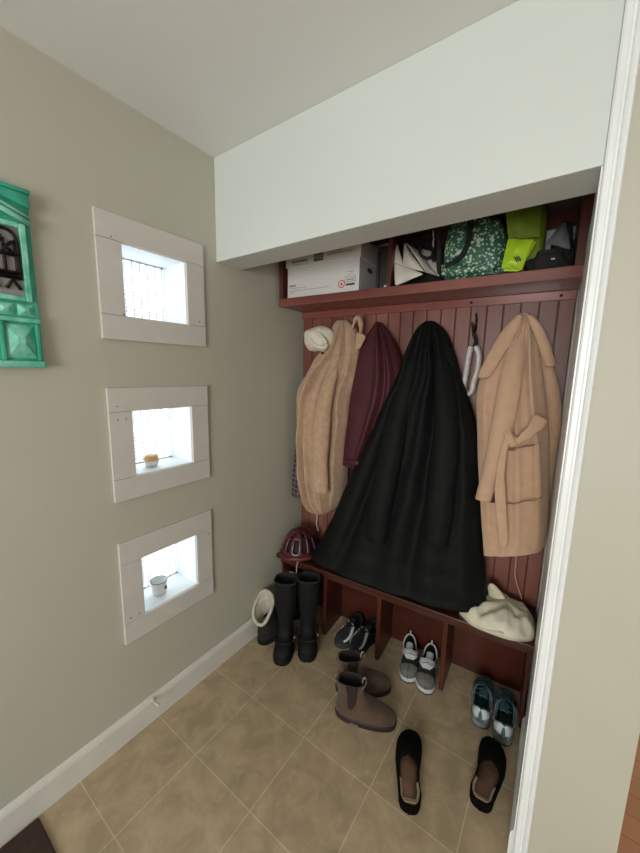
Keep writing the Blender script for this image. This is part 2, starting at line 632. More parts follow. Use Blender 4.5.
# rail under the shelf and its screws
rail = T.part('hook_rail', MB().box((UL, .0, 1.848), (UR, .022, 1.886)), WOODH, smooth=False, bevel=.002)
for px in (301, 471, 560):
    u, v, z = L(px, 312 if px < 400 else 305, .022)
    T.part('bolt', MB().grid([[(u + r * cos(a * PI / 4), .022 + d, 1.866 + r * sin(a * PI / 4)) for a in range(8)] for d, r in ((-.002, .006), (.003, .006), (.005, .003))], cv=True, caps=True), BLACKM, rail)
# shelf: board, front lip, sides, divider, top
T.part('shelf_board', MB().box((UL, .001, 1.886), (UR, .232, 1.905)), WOODH, smooth=False, bevel=.001)
T.part('front_lip', MB().box((-.002, .222, 1.884), (1.349, .242, 1.925)), WOODH, smooth=False, bevel=.002)
T.part('side_panel', MB().box((-.001, .001, 1.9255), (.022, .241, 2.20)), WOOD, smooth=False, bevel=.0015)
T.part('side_panel', MB().box((1.312, .001, 1.9255), (1.349, .241, 2.20)), WOOD, smooth=False, bevel=.0015)
T.part('shelf_divider', MB().box((.612, .001, 1.9055), (.632, .236, 2.20)), WOOD, smooth=False, bevel=.0015)
T.part('shelf_top', MB().box((-.001, .001, 2.20), (1.349, .241, 2.22)), WOOD, smooth=False)
T.part('shelf_back_rail', MB().box((.632, .001, 2.135), (1.312, .012, 2.20)), WOOD, smooth=False)
# bench
T.part('bench_seat', MB().box((UL, .004, .423), (1.345, .272, .447)), WOODN, smooth=False, bevel=.0025)
T.part('seat_apron', MB().box((UL + .01, .222, .385), (1.335, .240, .4228)), WOODN, smooth=False, bevel=.001)
for u in (.315, .648, .985):
    T.part('bench_divider', MB().box((u - .011, .013, .0), (u + .011, .215, .4228)), WOODN, smooth=False, bevel=.002)
T.part('bench_side', MB().box((UL, .013, 0), (UL + .012, .215, .4228)), WOODN, smooth=False)
T.part('bench_side', MB().box((1.320, .013, 0), (1.334, .215, .4228)), WOODN, smooth=False)
T.part('bench_back', MB().box((UL + .012, .0046, 0), (1.334, .013, .4228)), WOODN, smooth=False)


def hook(u, z=1.79):
    mb = MB().tube([(u, .013, z), (u, .013, z - .05)], .005, 8)
    mb.tube(cr([(u, .016, z - .04), (u, .03, z - .062), (u, .05, z - .055), (u, .058, z - .03)], 4), .0035, 8)
    mb.tube(cr([(u, .016, z), (u, .032, z + .004), (u, .045, z + .018)], 4), .0035, 8)
    T.part('hook', mb, BLACKM)


hook(.975, 1.795)


# ------------------------------------------------------------------ draped garments
def drape(cf, name, rows, m, parent=None, n=72, span=6, ridges=(), vb=.014, ns=.004, seed=0, quilt=0, hem=True, pw=.8, sub=1, vmax=None, umax=1.345, endfade=0):
    """rows: (left (u,v,z), right (u,v,z), vfront)"""
    R = cr([(*a, *b, f) for a, b, f in rows], span)
    G = []
    N = len(R)
    for i, r in enumerate(R):
        t = i / (N - 1)
        lu, lv, lz, ru, rv, rz, vf = r
        ring = []
        for j in range(n):
            ph = 2 * PI * j / n
            c, s = -cos(ph), sin(ph)
            k = (c + 1) / 2
            u, z, ve = lerp(lu, ru, k), lerp(lz, rz, k), lerp(lv, rv, k)
            if s >= 0:
                v = ve + (vf - ve) * s ** pw
                for (c0, c1, amp, wd, t0) in ridges:
                    cc = lerp(c0, c1, t)
                    v += amp * max(0, min(1, (t - t0) / .25 if t0 > 0 else min(1, t * 4 + .15))) * math.exp(-((c - cc) / wd) ** 2) * min(1, s * 2) * (1 - endfade * max(0, (t - .8) / .2))
            else:
                v = ve + (vb - ve) * (-s) ** .5
            w = min(1, abs(ru - lu) / .1)
            v += ns * w * nz(u * 14 + seed, z * 5, seed * 3.1) * (1 if s > 0 else .2)
            u += ns * w * nz(u * 9 + 5, z * 9 + seed, 2.2 + s) * .8
            if quilt and s > -.2:
                q = abs(sin(PI * z / quilt))
                v += .009 * q ** .5 * min(1, t * 5)
            ring.append((min(max(u, .004), umax), max(v, .0135), z))
        G.append(ring)
    if hem:
        last = G[-1]
        cu, cv = sum(p[0] for p in last) / n, sum(p[1] for p in last) / n
        G.append([(lerp(p[0], cu, .05), lerp(p[1], cv, .08), p[2] + .004) for p in last])
        G.append([(lerp(p[0], cu, .07), lerp(p[1], cv, .12), p[2] + .06) for p in last])
        G.append([(lerp(p[0], cu, .9), lerp(p[1], cv, .9), p[2] + .09) for p in last])
    return cf.part(name, MB().grid(G, cv=True, caps=True), m, parent, sub=sub)


def loft(cf, name, pts, m, parent=None, n=28, span=5, ns=.003, seed=0, quilt=0, open_end=True, sub=1, lining=None):
    """pts: (u, v, z, ru, rv); sections horizontal, leaning with the path"""
    R = cr(pts, span)
    G = []
    for i, (u, v, z, ru, rv) in enumerate(R):
        t = i / (len(R) - 1)
        ring = []
        for j in range(n):
            a = 2 * PI * j / n
            b = 1 + (.12 * abs(sin(PI * z / quilt)) if quilt else 0)
            q = 1 + ns * 25 * nz(cos(a) * 1.3 + seed, sin(a) * 1.3, z * 9 + seed)
            ring.append((u + ru * b * q * cos(a), max(v + rv * b * q * sin(a), .0135), z))
        G.append(ring)
    if open_end:
        u, v, z, ru, rv = R[-1]
        for sc, dz in ((.86, .001), (.8, .05)):
            G.append([(u + ru * sc * cos(2 * PI * j / n), v + rv * sc * sin(2 * PI * j / n), z + dz) for j in range(n)])
    return cf.part(name, MB().grid(G, cv=True, caps=True), m, parent, sub=sub)


def sheet(cf, name, G, m, parent=None, th=.004, sub=2, wrap=None):
    if wrap is None:
        return cf.part(name, MB().grid(G), m, parent, solid=th, sub=sub, off=0)
    o = cf.part(name, MB().grid(G), m, parent)
    md = o.modifiers.new('wrap', 'SHRINKWRAP')
    md.target = wrap
    md.wrap_mode = 'ABOVE_SURFACE'
    md.offset = .003
    md = o.modifiers.new('solid', 'SOLIDIFY')
    md.thickness, md.offset = th, 0
    return o


def rows_px(spec):
    return [(L(a[0], a[1], a[2]), L(b[0], b[1], b[2]), f) for a, b, f in spec]


# black puffer ------------------------------------------------------
C = CF('puffer_coat', 'long black quilted puffer coat hanging in the middle and draping over the bench', 'coat', (.8, .1, 1.79))
rows = rows_px([
    ((427, 321, .06), (434, 321, .06), .075), ((419, 327, .07), (443, 328, .07), .10), ((412, 338, .08), (450, 340, .08), .12),
    ((405, 356, .09), (456, 360, .09), .14), ((398, 377, .10), (463, 380, .10), .16), ((384, 403, .10), (470, 402, .10), .18),
    ((371, 432, .11), (477, 432, .11), .20), ((358, 462, .12), (479, 466, .12), .215), ((346, 490, .13), (481, 500, .13), .235), ((333, 519, .14), (483, 535, .14), .26), ((321, 541, .15), (485, 570, .15), .285)])
rows.append(((L(314, 556, .15)[0], .15, .478), (L(488, 602, .15)[0], .15, .484), .305))
drape(C, 'coat_body', rows, PUFF, n=120, ridges=[(-.75, -.72, .035, .14, 0), (-.15, -.35, .03, .12, 0), (.15, .1, .03, .1, 0), (.55, .5, .03, .13, 0), (.85, .82, .02, .08, .3), (-.45, -.55, -.025, .06, .2), (.32, .3, -.03, .06, .1)], ns=.008, seed=3, quilt=.105, pw=.7, endfade=.7)
sl = [(*L(421, 335, .08), .015, .015), (*L(408, 380, .155), .042, .038), (*L(396, 430, .21), .052, .045), (*L(388, 470, .24), .055, .045), (*L(380, 510, .265), .055, .042), (*L(376, 541, .28), .05, .04)]
loft(C, 'sleeve', sl, PUFF, quilt=.08, seed=1)
sl = [(*L(437, 335, .08), .015, .015), (*L(444, 380, .155), .042, .038), (*L(446, 430, .21), .052, .045), (*L(443, 470, .24), .055, .045), (*L(439, 510, .265), .055, .042), (*L(436, 543, .28), .052, .04)]
loft(C, 'sleeve', sl, PUFF, quilt=.08, seed=2)
# camel coat --------------------------------------------------------
C = CF('wool_coat', 'camel wool wrap coat with tied belt hanging at the right end of the rail', 'coat', (1.17, .1, 1.79))
rows = rows_px([
    ((521, 313, .06), (529, 313, .06), .085), ((513, 322, .07), (534, 322, .07), .105), ((503, 336, .08), (538, 338, .08), .12), ((492, 354, .09), (541, 360, .08), .135),
    ((482, 374, .10), (544, 385, .08), .15), ((477, 395, .12), (547, 410, .08), .165), ((477, 430, .14), (550, 440, .08), .18), ((478, 465, .16), (550, 470, .08), .19), ((480, 500, .18), (549, 500, .09), .20),
    ((482, 530, .19), (548, 525, .09), .21), ((484, 556, .20), (545, 543, .10), .225)])
cbody = drape(C, 'coat_body', rows, CAMEL, n=110, ridges=[(-.1, -.35, .03, .12, 0), (.2, .1, .018, .1, 0), (.5, .75, .03, .12, 0), (-.7, -.75, .012, .12, .3)], ns=.002, seed=8, pw=.75, endfade=.85)
# main sleeve
sl = [(*L(521, 325, .09), .015, .012), (*L(515, 355, .15), .036, .028), (*L(508, 395, .195), .044, .03), (*L(501, 430, .215), .042, .03), (*L(494, 460, .225), .037, .028), (*L(488, 482, .23), .033, .026), (*L(483, 500, .235), .031, .024)]
loft(C, 'sleeve', sl, CAMEL, seed=4, ns=.002)
lin = [(*L(493, 488, .213), .022, .012), (*L(491, 502, .213), .02, .012)]
loft(C, 'sleeve_lining', lin, BURG, seed=4, ns=0)
# rear sleeve at right
sl = [(*L(541, 345, .06), .02, .02), (*L(550, 380, .06), .028, .025), (*L(554, 415, .06), .03, .028), (*L(554, 450, .06), .03, .028), (*L(552, 485, .06), .028, .026), (*L(549, 512, .06), .026, .024)]
sl = [(min(p[0], 1.343 - p[3]), *p[1:]) for p in sl]
loft(C, 'sleeve', sl, CAMEL, seed=6, ns=.002)
# collar: left lapel and right flap
G = []
Lp = [((524, 314), (519, 313)), ((519, 330), (505, 325)), ((510, 345), (494, 342)), ((500, 362), (484, 361)), ((490, 379), (475, 379))]
for k, (a, b) in enumerate(Lp):
    G.append([L(lerp(a[0], b[0], s), lerp(a[1], b[1], s), .125 + .028 * (k / 4) + .012 * sin(PI * s)) for s in (0, .33, .66, 1)])
sheet(C, 'lapel', G, CAMEL, th=.005, sub=1)
G = []
Rp = [((525, 314), (532, 314)), ((530, 325), (543, 325)), ((536, 340), (550, 343)), ((541, 355), (554, 357)), ((545, 368), (557, 366))]
for k, (a, b) in enumerate(Rp):
    G.append([L(lerp(a[0], b[0], s), lerp(a[1], b[1], s), .125 + .012 * sin(PI * s)) for s in (0, .33, .66, 1)])
sheet(C, 'collar', G, CAMEL, th=.005, sub=1)


def ribbon(cf, name, c, w, m, parent=None, th=.004, up=(0, 0, 1), sub=1, wrap=None):
    """flat strap: c = centre points (u,v,z), w = half widths, spread along 'up' crossed with the path"""
    P = [Vector(p) for p in c]
    G = []
    for k, p in enumerate(P):
        t = (P[min(k + 1, len(P) - 1)] - P[max(k - 1, 0)]).normalized()
        s = t.cross(Vector((0, 1, 0)))
        if s.length < 1e-3:
            s = Vector((1, 0, 0))
        s.normalize()
        ww = w[k] if isinstance(w, (list, tuple)) else w
        G.append([tuple(p - s * ww), tuple(p + Vector((0, .002, 0))), tuple(p + s * ww)])
    return sheet(cf, name, G, m, parent, th, sub, wrap)


belt = ribbon(C, 'belt', cr([L(509, 435, .235), L(516, 441, .245), L(524, 437, .24), L(533, 429, .225), L(542, 417, .20)], 4), [.014] * 8 + [.02] * 5 + [.028] * 4, CAMEL, th=.006)
ribbon(C, 'belt_knot', cr([L(506, 428, .23), L(509, 437, .255), L(514, 446, .245)], 4), .016, CAMEL, belt, th=.01)
ribbon(C, 'belt_tail', cr([L(508, 437, .255), L(503, 455, .256), L(500, 480, .255), L(501, 510, .255), L(504, 548, .255)], 5), [.012] * 6 + [.016] * 5 + [.021] * 8 + [.017, .010], CAMEL, belt, th=.005)
# patch pocket
G = []
for k in range(25):
    t = k / 24
    G.append([L(lerp(lerp(509, 508, t), lerp(541, 546, t), s), lerp(lerp(451, 503, t), lerp(442, 496, t), s), .2225 - .02 * s * s - .012) for s in [j / 24 for j in range(25)]])
pk = sheet(C, 'pocket', G, CAMEL, th=.004, wrap=cbody)
ribbon(C, 'pocket_edge', [L(509, 451.5, .226), L(520, 448.5, .224), L(531, 445.5, .216)], .0022, STITCH, pk, th=.008, wrap=cbody)
ribbon(C, 'hem_seam', cr([L(508, 504, .225), L(520, 503.5, .222), L(533, 500.5, .214), L(546, 496.5, .203)], 3), .0012, STITCH, pk, th=.008, wrap=cbody)
C.part('hanging_cord', MB().tube(cr([L(515, 540, .05), L(516, 560, .045), L(515, 575, .04), L(519, 590, .035), L(522, 599, .035)], 4), .0032, 6), CORD)

# burgundy leather jacket ------------------------------------------
C = CF('leather_jacket', 'burgundy leather jacket hanging between the tan fleece coat and the black puffer', 'jacket', (.53, .1, 1.79))
rows = rows_px([((378, 345, .03), (396, 345, .03), .045), ((358, 380, .03), (405, 385, .03), .06), ((352, 420, .03), (400, 420, .03), .07), ((350, 460, .03), (384, 460, .03), .07), ((346, 503, .03), (358, 503, .03), .05)])
drape(C, 'jacket_body', rows, BURG, ridges=[(-.3, -.3, .01, .2, 0)], seed=12)
rows = rows_px([
    ((376, 322, .06), (381, 322, .06), .075), ((371, 329, .07), (388, 331, .07), .095), ((365, 340, .08), (396, 344, .07), .12), ((360, 353, .09), (402, 360, .07), .14),
    ((356, 370, .10), (405, 380, .08), .155), ((352, 392, .11), (402, 402, .08), .165), ((349, 416, .12), (392, 422, .09), .175), ((346, 440, .125), (380, 446, .10), .18), ((343.5, 464, .13), (366, 468, .12), .18)])
s_ = drape(C, 'sleeve', rows, BURG, ridges=[(.0, .30, .028, .13, 0), (.22, .52, -.02, .06, 0), (.40, .75, .022, .1, 0)], seed=11, vb=.05, ns=.0015)
ribbon(C, 'cuff', cr([L(343, 460.5, .165), L(350, 462, .19), L(359, 463.5, .19), L(367, 463.5, .165)], 4), .013, BURG, s_, th=.006)

# tan sherpa coat ---------------------------------------------------
C = CF('fleece_coat', 'fluffy tan fleece coat with hood hanging at the left end beside the wall', 'coat', (.29, .1, 1.79))
rows = rows_px([
    ((337, 321, .06), (347, 320, .06), .085), ((332, 328, .07), (355, 327, .07), .11), ((329, 342, .08), (359, 345, .08), .14), ((320, 355, .09), (358, 366, .09), .16), ((309, 370, .10), (355, 385, .09), .175),
    ((302, 388, .10), (352, 400, .09), .19), ((300, 405, .11), (350, 418, .09), .2), ((300, 426, .12), (348, 436, .09), .205), ((302, 450, .12), (346, 458, .09), .21), ((304, 474, .12), (345, 478, .09), .21), ((307, 494, .12), (344, 493, .10), .20), ((312, 506, .13), (338, 505, .12), .19), ((319, 512, .14), (331, 511, .14), .165)])
drape(C, 'coat_body', rows, SHERPA, n=110, ridges=[(-.1, -1.0, .05, .10, .05), (.0, -.75, -.03, .06, .05), (-.5, -.3, .03, .10, .3), (.05, .1, -.03, .05, 0), (.3, .35, .045, .09, 0), (.5, .6, -.03, .05, .1), (.75, .85, .03, .08, .1)], ns=.016, seed=21, pw=.7)
sl = [(*L(340, 338, .11), .012, .012), (*L(334, 365, .165), .03, .024), (*L(325, 400, .205), .042, .03), (*L(321, 430, .22), .052, .034), (*L(319, 460, .225), .055, .036), (*L(320, 492, .225), .052, .034)]
loft(C, 'sleeve', sl, SHERPA, seed=3, ns=.005)
sl = [(*L(318, 362, .14), .02, .025), (*L(310, 382, .15), .034, .03), (*L(306, 402, .16), .034, .03), (*L(305, 417, .165), .022, .025)]
sl = [(max(p[0], .012 + p[3]), *p[1:]) for p in sl]
loft(C, 'sleeve_fold', sl, SHERPA, seed=5, ns=.005, open_end=False)
C.part('hood_loop', MB().tube(cr([L(352, 330, .10), L(355, 320, .11), L(359, 318, .11), L(361, 325, .11), L(360, 338, .10)], 4), [.007] * 4 + [.016] * 9 + [.01] * 4, 12, flat=.8), SHERPA, sub=1)
G = [[L(lerp(356, 367, s), lerp(328, 334, s) + 2, .115 + .01 * s) for s in (0, .5, 1)], [L(lerp(356, 364, s), 341, .12 + .01 * s) for s in (0, .5, 1)], [L(lerp(355, 359.5, s), 350, .12) for s in (0, .5, 1)]]
sheet(C, 'collar', G, SHERPA, th=.008, sub=2)
C.part('drawcord', MB().tube(cr([L(317, 508, .15), L(317, 518, .15), L(316.5, 524, .15), L(318.5, 531, .15)], 3), .0022, 6), WHITEF)

# plaid shirt -------------------------------------------------------
C = CF('flannel_shirt', 'dark plaid flannel shirt peeking out behind the tan coat beside the left wall', 'shirt', (.06, .05, 1.2))
rows = rows_px([((306, 372, .04), (314, 372, .04), .05), ((304, 388, .04), (320, 388, .04), .06), ((301, 415, .05), (322, 415, .05), .07), ((296, 440, .11), (322, 440, .09), .12), ((292, 470, .15), (322, 470, .10), .155), ((291, 496, .16), (322, 500, .10), .165)])
drape(C, 'shirt_body', rows, PLAID, n=60, ridges=[(-.5, -.5, .01, .2, 0)], seed=31, umax=.25)
sl = [(*L(302, 470, .11), .02, .015), (*L(304, 490, .11), .02, .015), (*L(307, 509, .11), .018, .013)]
loft(C, 'shirt_tail', sl, PLAID, seed=9)

# cream hat ---------------------------------------------------------
C = CF('knit_hat', 'cream soft hat crumpled over the leftmost hook above the tan coat', 'hat', (.19, .08, 1.72))
c0 = Vector(L(319, 339, .135))
G = []
for i in range(17):
    th = PI * i / 16
    row = []
    for j in range(32):
        ph = 2 * PI * j / 32
        x, y, z = sin(th) * cos(ph), sin(th) * sin(ph), cos(th)
        r = 1 + .16 * nz(x * 1.6 + 3, y * 1.6, z * 1.6) + .05 * nz(x * 4, y * 4, z * 4 + 2)
        a = .35
        xx, zz_ = x * cos(a) + z * sin(a) * .6, z * cos(a) - x * sin(a) * .6
        row.append((c0.x + xx * .104 * r, c0.y + y * .065 * r, c0.z + zz_ * .072 * r))
    G.append(row)
crown = C.part('crown', MB().grid(G, cv=True, caps=True), CREAM, sub=1)
G = []
for k in range(33):
    a = 2 * PI * k / 32
    p = (c0.x + .028 + .05 * cos(a) , c0.y + .055 + .008 * sin(2 * a), c0.z - .012 + .034 * sin(a) - .02 * cos(a))
    G.append(p)
C.part('brim_fold', MB().tube(G, .012, 10), CREAM, crown, sub=1)
eye = L(322, 353, .17)
C.part('dark_hole_plug', MB().tube([(eye[0] - .004, eye[1], eye[2]), (eye[0] + .008, eye[1], eye[2])], .005, 8), BLACKR, crown)  # added black plug drawn where the hat has a small dark hole

# white headband ----------------------------------------------------
C = CF('headband', 'white fleece headband looped on the bare hook between puffer and camel coat', 'headband', (.99, .05, 1.66))
loop = [L(476, 346, .06), L(479, 355, .065), L(478, 368, .07), L(474, 382, .07), L(471.5, 392, .07), L(466.5, 394, .07), L(464, 387, .07), L(466, 374, .07), L(468.5, 358, .065), L(471, 346, .06)]
pts = cr(loop, 5)
G = []
for k, p in enumerate(pts):
    p = Vector(p)
    q = Vector(pts[min(k + 1, len(pts) - 1)]) - Vector(pts[max(k - 1, 0)])
    n_ = Vector((q.z, 0, -q.x)).normalized()
    G.append([tuple(p + n_ * (.012 * cos(a * PI / 5)) + Vector((0, .026 * sin(a * PI / 5), 0))) for a in range(10)])
C.part('band', MB().grid(G, cv=True, caps=True), WHITEF, sub=1)
C.part('strap', MB().tube(cr([L(472, 322, .05), L(473, 332, .055), L(476, 340, .06), L(474, 347, .062)], 4), [.004] * 5 + [.008] * 8, 8), BLACKF)
C.part('buckle', MB().tube([L(474, 338, .06), L(478, 343, .066), L(472, 348, .066)], .009, 8), BLACKF, sub=1)

# ------------------------------------------------------------------ things on the top shelf
ZS = 1.9055
C = CF('storage_box', 'white cardboard storage box with lifted-off style lid at the left of the top shelf', 'box', (.25, .12, ZS))
bu0, bu1, bv0, bv1 = .040, .466, .014, .2195
body = C.part('box_body', MB().box((bu0, bv0, ZS + .0005), (bu1, bv1, 2.10)), CARD, smooth=False, bevel=.0015)
lid = C.part('lid', MB().box((bu0 - .007, bv0 - .004, 2.082), (bu1 + .009, bv1 + .007, 2.172)), CARD, smooth=False, bevel=.0015)
# side hand hole
G = [(bu1 + .0004, .10 + .03 * cos(a * PI / 6), 2.045 + .012 * sin(a * PI / 6)) for a in range(12)]
mb = MB()
mb.v = G + [(bu1 + .002, p[1], p[2]) for p in G]
mb.f = [list(range(12)), list(range(12, 24))] + [[k, (k + 1) % 12, 12 + (k + 1) % 12, 12 + k] for k in range(12)]
C.part('hand_hole', mb, INK, body, smooth=False)


def mark(u0, u1, z0, z1, v, m, par, name='print'):
    return C.part(name, MB().box((u0, v - .0003, z0), (u1, v + .0008, z1)), m, par, smooth=False)


def bx(px, py, v=.2195):
    p = L(px, py, v)
    return p[0], p[2]


vl = bv1 + .007
a, b = bx(313.8, 263, vl), bx(323.5, 251, vl)
mark(a[0], b[0], 2.093, 2.155, vl, INK, lid, 'label_photo')
mark(a[0] + .002, b[0] - .002, 2.10, 2.122, vl + .0005, GREYINK, lid, 'label_photo_band')


def textline(u0, u1, z, h, v, m, par, name, wob=.5):
    mb = MB()
    u = u0
    while u < u1:
        w_ = random.uniform(.35, 1.0) * h
        hh = h * random.uniform(1 - wob, 1)
        mb.box((u, v - .0003, z), (min(u + w_, u1), v + .0006, z + hh))
        u += w_ + h * .25
    return C.part(name, mb, m, par, smooth=False)


P1 = bx(292, 263.5, vl)
P2 = bx(327, 254, vl)
textline(P1[0], P1[0] + .10, P1[1], .010, vl, INK, lid, 'lid_print', .3)
textline(P1[0], P1[0] + .05, P1[1] - .012, .003, vl, GREYINK, lid, 'lid_print')
textline(P2[0], P2[0] + .09, P2[1] + .007, .005, vl, GREYINK, lid, 'lid_print')
textline(P2[0], P2[0] + .14, P2[1] - .004, .006, vl, GREYINK, lid, 'lid_print')
textline(.052, .095, 1.985, .008, bv1, INK, body, 'body_print', .3)
textline(.052, .165, 1.975, .003, bv1, GREYINK, body, 'body_print')
textline(.052, .30, 1.962, .003, bv1, GREYINK, body, 'body_print')
textline(.052, .09, 1.952, .003, bv1, GREYINK, body, 'body_print')
cu_, cz_ = bx(341.5, 284)
mb = MB().grid([[(cu_ + r * cos(a * PI / 12), bv1 + d, cz_ + r * sin(a * PI / 12)) for a in range(24)] for r, d in ((.019, .0), (.019, .001), (.0145, .001), (.0145, 0))], cv=True)
C.part('red_ring', mb, REDINK, body, smooth=False)
C.part('red_ring_dot', MB().grid([[(cu_ + r * cos(a * PI / 12), bv1 + d, cz_ + r * sin(a * PI / 12)) for a in range(24)] for r, d in ((.0065, .0), (.0065, .001))], cv=True, caps=True), REDINK, body, smooth=False)
mark(.395, .443, 1.957, 1.967, bv1, INK, body, 'size_print')
mb = MB()
for (a_, b_) in (((.390, 1.975), (.448, 1.9765)), ((.390, 1.997), (.448, 1.9985)), ((.390, 1.975), (.3915, 1.9985)), ((.4465, 1.975), (.448, 1.9985))):
    mb.box((a_[0], bv1 - .0003, a_[1]), (b_[0], bv1 + .0007, b_[1]))
C.part('outlined_stamp', mb, INK, body, smooth=False)
textline(.400, .440, 1.982, .008, bv1, GREYINK, body, 'body_print', .3)
textline(.405, .432, 2.008, .003, bv1, GREYINK, body, 'body_print')
textline(.400, .436, 2.020, .005, bv1, GREYINK, body, 'body_print')

C = CF('gap_shade_panel', 'added dark folder upright at the back between the storage box and divider', 'panel', (.55, .03, ZS))  # added dark sheet filling the gap, in place of its shade
C.part('gap_sheet', MB().box((.482, .020, ZS + .0005), (.608, .034, ZS + .27)), GAPDARK, smooth=False, bevel=.002)
C.part('gap_strip', MB().box((.482, .0341, ZS + .0005), (.494, .052, ZS + .24)), GAPDARK, smooth=False, bevel=.002)

C = CF('small_carton', 'small pale grey carton standing in the dark gap right of the storage box', 'box', (.57, .06, ZS))
C.part('carton_body', MB().box((.560, .10, ZS + .0005), (.586, .135, ZS + .055)), CARD, smooth=False, bevel=.001)
C.part('carton_flap', MB().box((.561, .102, ZS + .0555), (.585, .133, ZS + .058)), GREYF, smooth=False)

# cream leather bag with folded-open sides
C = CF('leather_bag', 'cream leather bag slumped open with black handle right of the shelf divider', 'bag', (.72, .15, ZS))


def patch(cf, name, corners, m, th=.006, n=8, bow=.012, parent=None, wav=0, seed=0):
    """four corners (tl, tr, br, bl) in (u,v,z), bowed outward"""
    tl, tr, br_, bl = [Vector(c) for c in corners]
    G = []
    for i in range(n + 1):
        t = i / n
        row = []
        for j in range(n + 1):
            s = j / n
            p = (tl * (1 - s) + tr * s) * (1 - t) + (bl * (1 - s) + br_ * s) * t
            p = p + Vector((0, 1, 0)) * (bow * sin(PI * s) * sin(PI * t))
            if wav:
                w_ = wav * sin(PI * min(1, max(0, s)) * .9 + .2)
                p = p + Vector((nz(s * 3 + seed, t * 3, 1), nz(s * 3, t * 3 + seed, 4), nz(s * 3 + seed, t * 2, 7))) * w_
            row.append((min(p.x, 1.305), max(min(p.y, .2175), .014) if 1.7 < p.z < 1.948 else max(p.y, .014), max(p.z, ZS + .004) if p.z > 1.7 else p.z))
        G.append(row)
    return sheet(cf, name, G, m, parent, th, 1)


patch(C, 'front_panel', [L(394, 262, .20), L(423, 274, .225), L(422, 275, .225), L(394.5, 286, .225)], LEATHW, bow=.006)
patch(C, 'left_flap', [L(394, 241, .17), L(397, 243, .17), L(404, 267, .19), L(393.5, 266, .20)], LEATHW, bow=.01)
patch(C, 'middle_flap', [L(404.5, 242, .16), L(408, 250, .17), L(425, 272, .22), L(402, 268, .19)], LEATHW, bow=.016)
patch(C, 'right_flap', [L(405, 242, .15), L(420, 252, .13), L(437, 276, .16), L(423, 268, .21)], LEATHW, bow=.02)
patch(C, 'rear_panel', [L(420, 248, .10), L(434, 252, .09), L(440, 277, .12), L(424, 272, .15)], LEATHW, bow=.01)
C.part('handle', MB().tube(cr([L(421, 246, .14), L(420, 254, .16), L(426, 258, .17), L(432, 256, .15), L(433, 248, .13)], 5), .0065, 8), BLACKF)
# black bag behind
C = CF('duffel_bag', 'black cloth bag with speckled strap behind the cream leather bag', 'bag', (.74, .06, ZS))


def blob(cf, name, c, r, m, ns=.15, seed=0, parent=None, fr=1.6, zmin=ZS + .001, box=(.015, .217), n=20, sub=1, urange=(0, 1.35)):
    G = []
    for i in range(n + 1):
        th = PI * i / n
        row = []
        for j in range(n * 2):
            ph = PI * j / n
            x, y, z = sin(th) * cos(ph), sin(th) * sin(ph), cos(th)
            k = 1 + ns * nz(x * fr + seed, y * fr, z * fr) + ns * .5 * nz(x * fr * 3, y * fr * 3 + seed, z * fr * 3)
            e = lambda q: math.copysign(abs(q) ** .75, q)
            u_, v_, z_ = c[0] + r[0] * e(x) * k, c[1] + r[1] * e(y) * k, c[2] + r[2] * e(z) * k
            row.append((min(max(u_, urange[0]), urange[1]), min(max(v_, box[0]), box[1]), max(z_, zmin)))
        G.append(row)
    return cf.part(name, MB().grid(G, cv=True, caps=True), m, parent, sub=sub)


blob(C, 'bag_body', (.735, .05, 2.03), (.085, .032, .125), BLACKF, seed=4, urange=(.635, .85))
st = ribbon(C, 'strap', cr([L(432, 226, .125), L(433, 236, .13), L(433, 248, .13), L(434, 262, .13)], 4), .009, BLACKF, th=.004)
mb = MB()
for k in range(9):
    p = L(433.3 + random.uniform(-.4, .4), 231 + k * 2.1, .134)
    mb.box((p[0] - .003, p[1], p[2] - .004), (p[0] + .002 + .002 * random.random(), p[1] + .001, p[2] + .002))
C.part('strap_print', mb, WHITEF, st, smooth=False)

# leaf-print tote
C = CF('tote_bag', 'green and white leaf print tote bag with black handles on the top shelf', 'bag', (.96, .12, ZS))
blob(C, 'bag_body', (.955, .12, 2.045), (.128, .105, .150), LEAF, ns=.12, seed=9, fr=1.8, urange=(.85, 1.085), box=(.015, .222), n=26)
patch(C, 'front_fold', [L(441, 265, .226), L(480, 262, .228), L(500, 274, .225), L(441, 277, .225)], LEAF, bow=.01, wav=.008, seed=3)
ribbon(C, 'handle', cr([L(471, 214, .225), L(470, 228, .232), L(468, 242, .236), L(462, 255, .238), L(452, 263, .238), L(445, 266, .236)], 4), .011, BLACKF, th=.005)
ribbon(C, 'handle', cr([L(439, 226, .215), L(439, 245, .225), L(438.5, 262, .226), L(440, 274, .226)], 4), .010, BLACKF, th=.005)

# lime bag
C = CF('shopping_bag', 'lime green shopping bag sagging over itself right of the leaf print tote', 'bag', (1.15, .12, ZS))
blob(C, 'bag_body', (1.155, .085, 2.07), (.062, .06, .165), LIMESH, ns=.12, seed=14, urange=(1.088, 1.225), box=(.016, .16))
patch(C, 'upper_fold', [L(505, 208, .20), L(543, 200, .17), L(541, 238, .17), L(508, 239, .205)], LIMESH, bow=.012, wav=.006, seed=5)
pf = patch(C, 'front_flap', [L(508, 238, .212), L(535, 239, .205), L(522, 270, .226), L(501, 268, .228)], LIME, bow=.014, wav=.012, seed=6)
patch(C, 'side_flap', [L(527, 241, .19), L(537, 241, .185), L(528, 257, .20), L(516, 262, .215)], LIME, bow=.01, wav=.008, seed=8, parent=pf)
patch(C, 'bottom_fold', [L(503, 264, .22), L(521, 262, .22), L(520, 271, .222), L(503, 271.5, .222)], LIME, bow=.008, wav=.01, seed=9)
mb = MB()
for k in range(3):
    p, q = Vector(L(514.5 + k * 1.9, 257 - k * .3, .2405)), Vector(L(517.0 + k * 1.9, 261.5 - k * .5, .2405))
    mb.tube([p, q], .0022, 6)
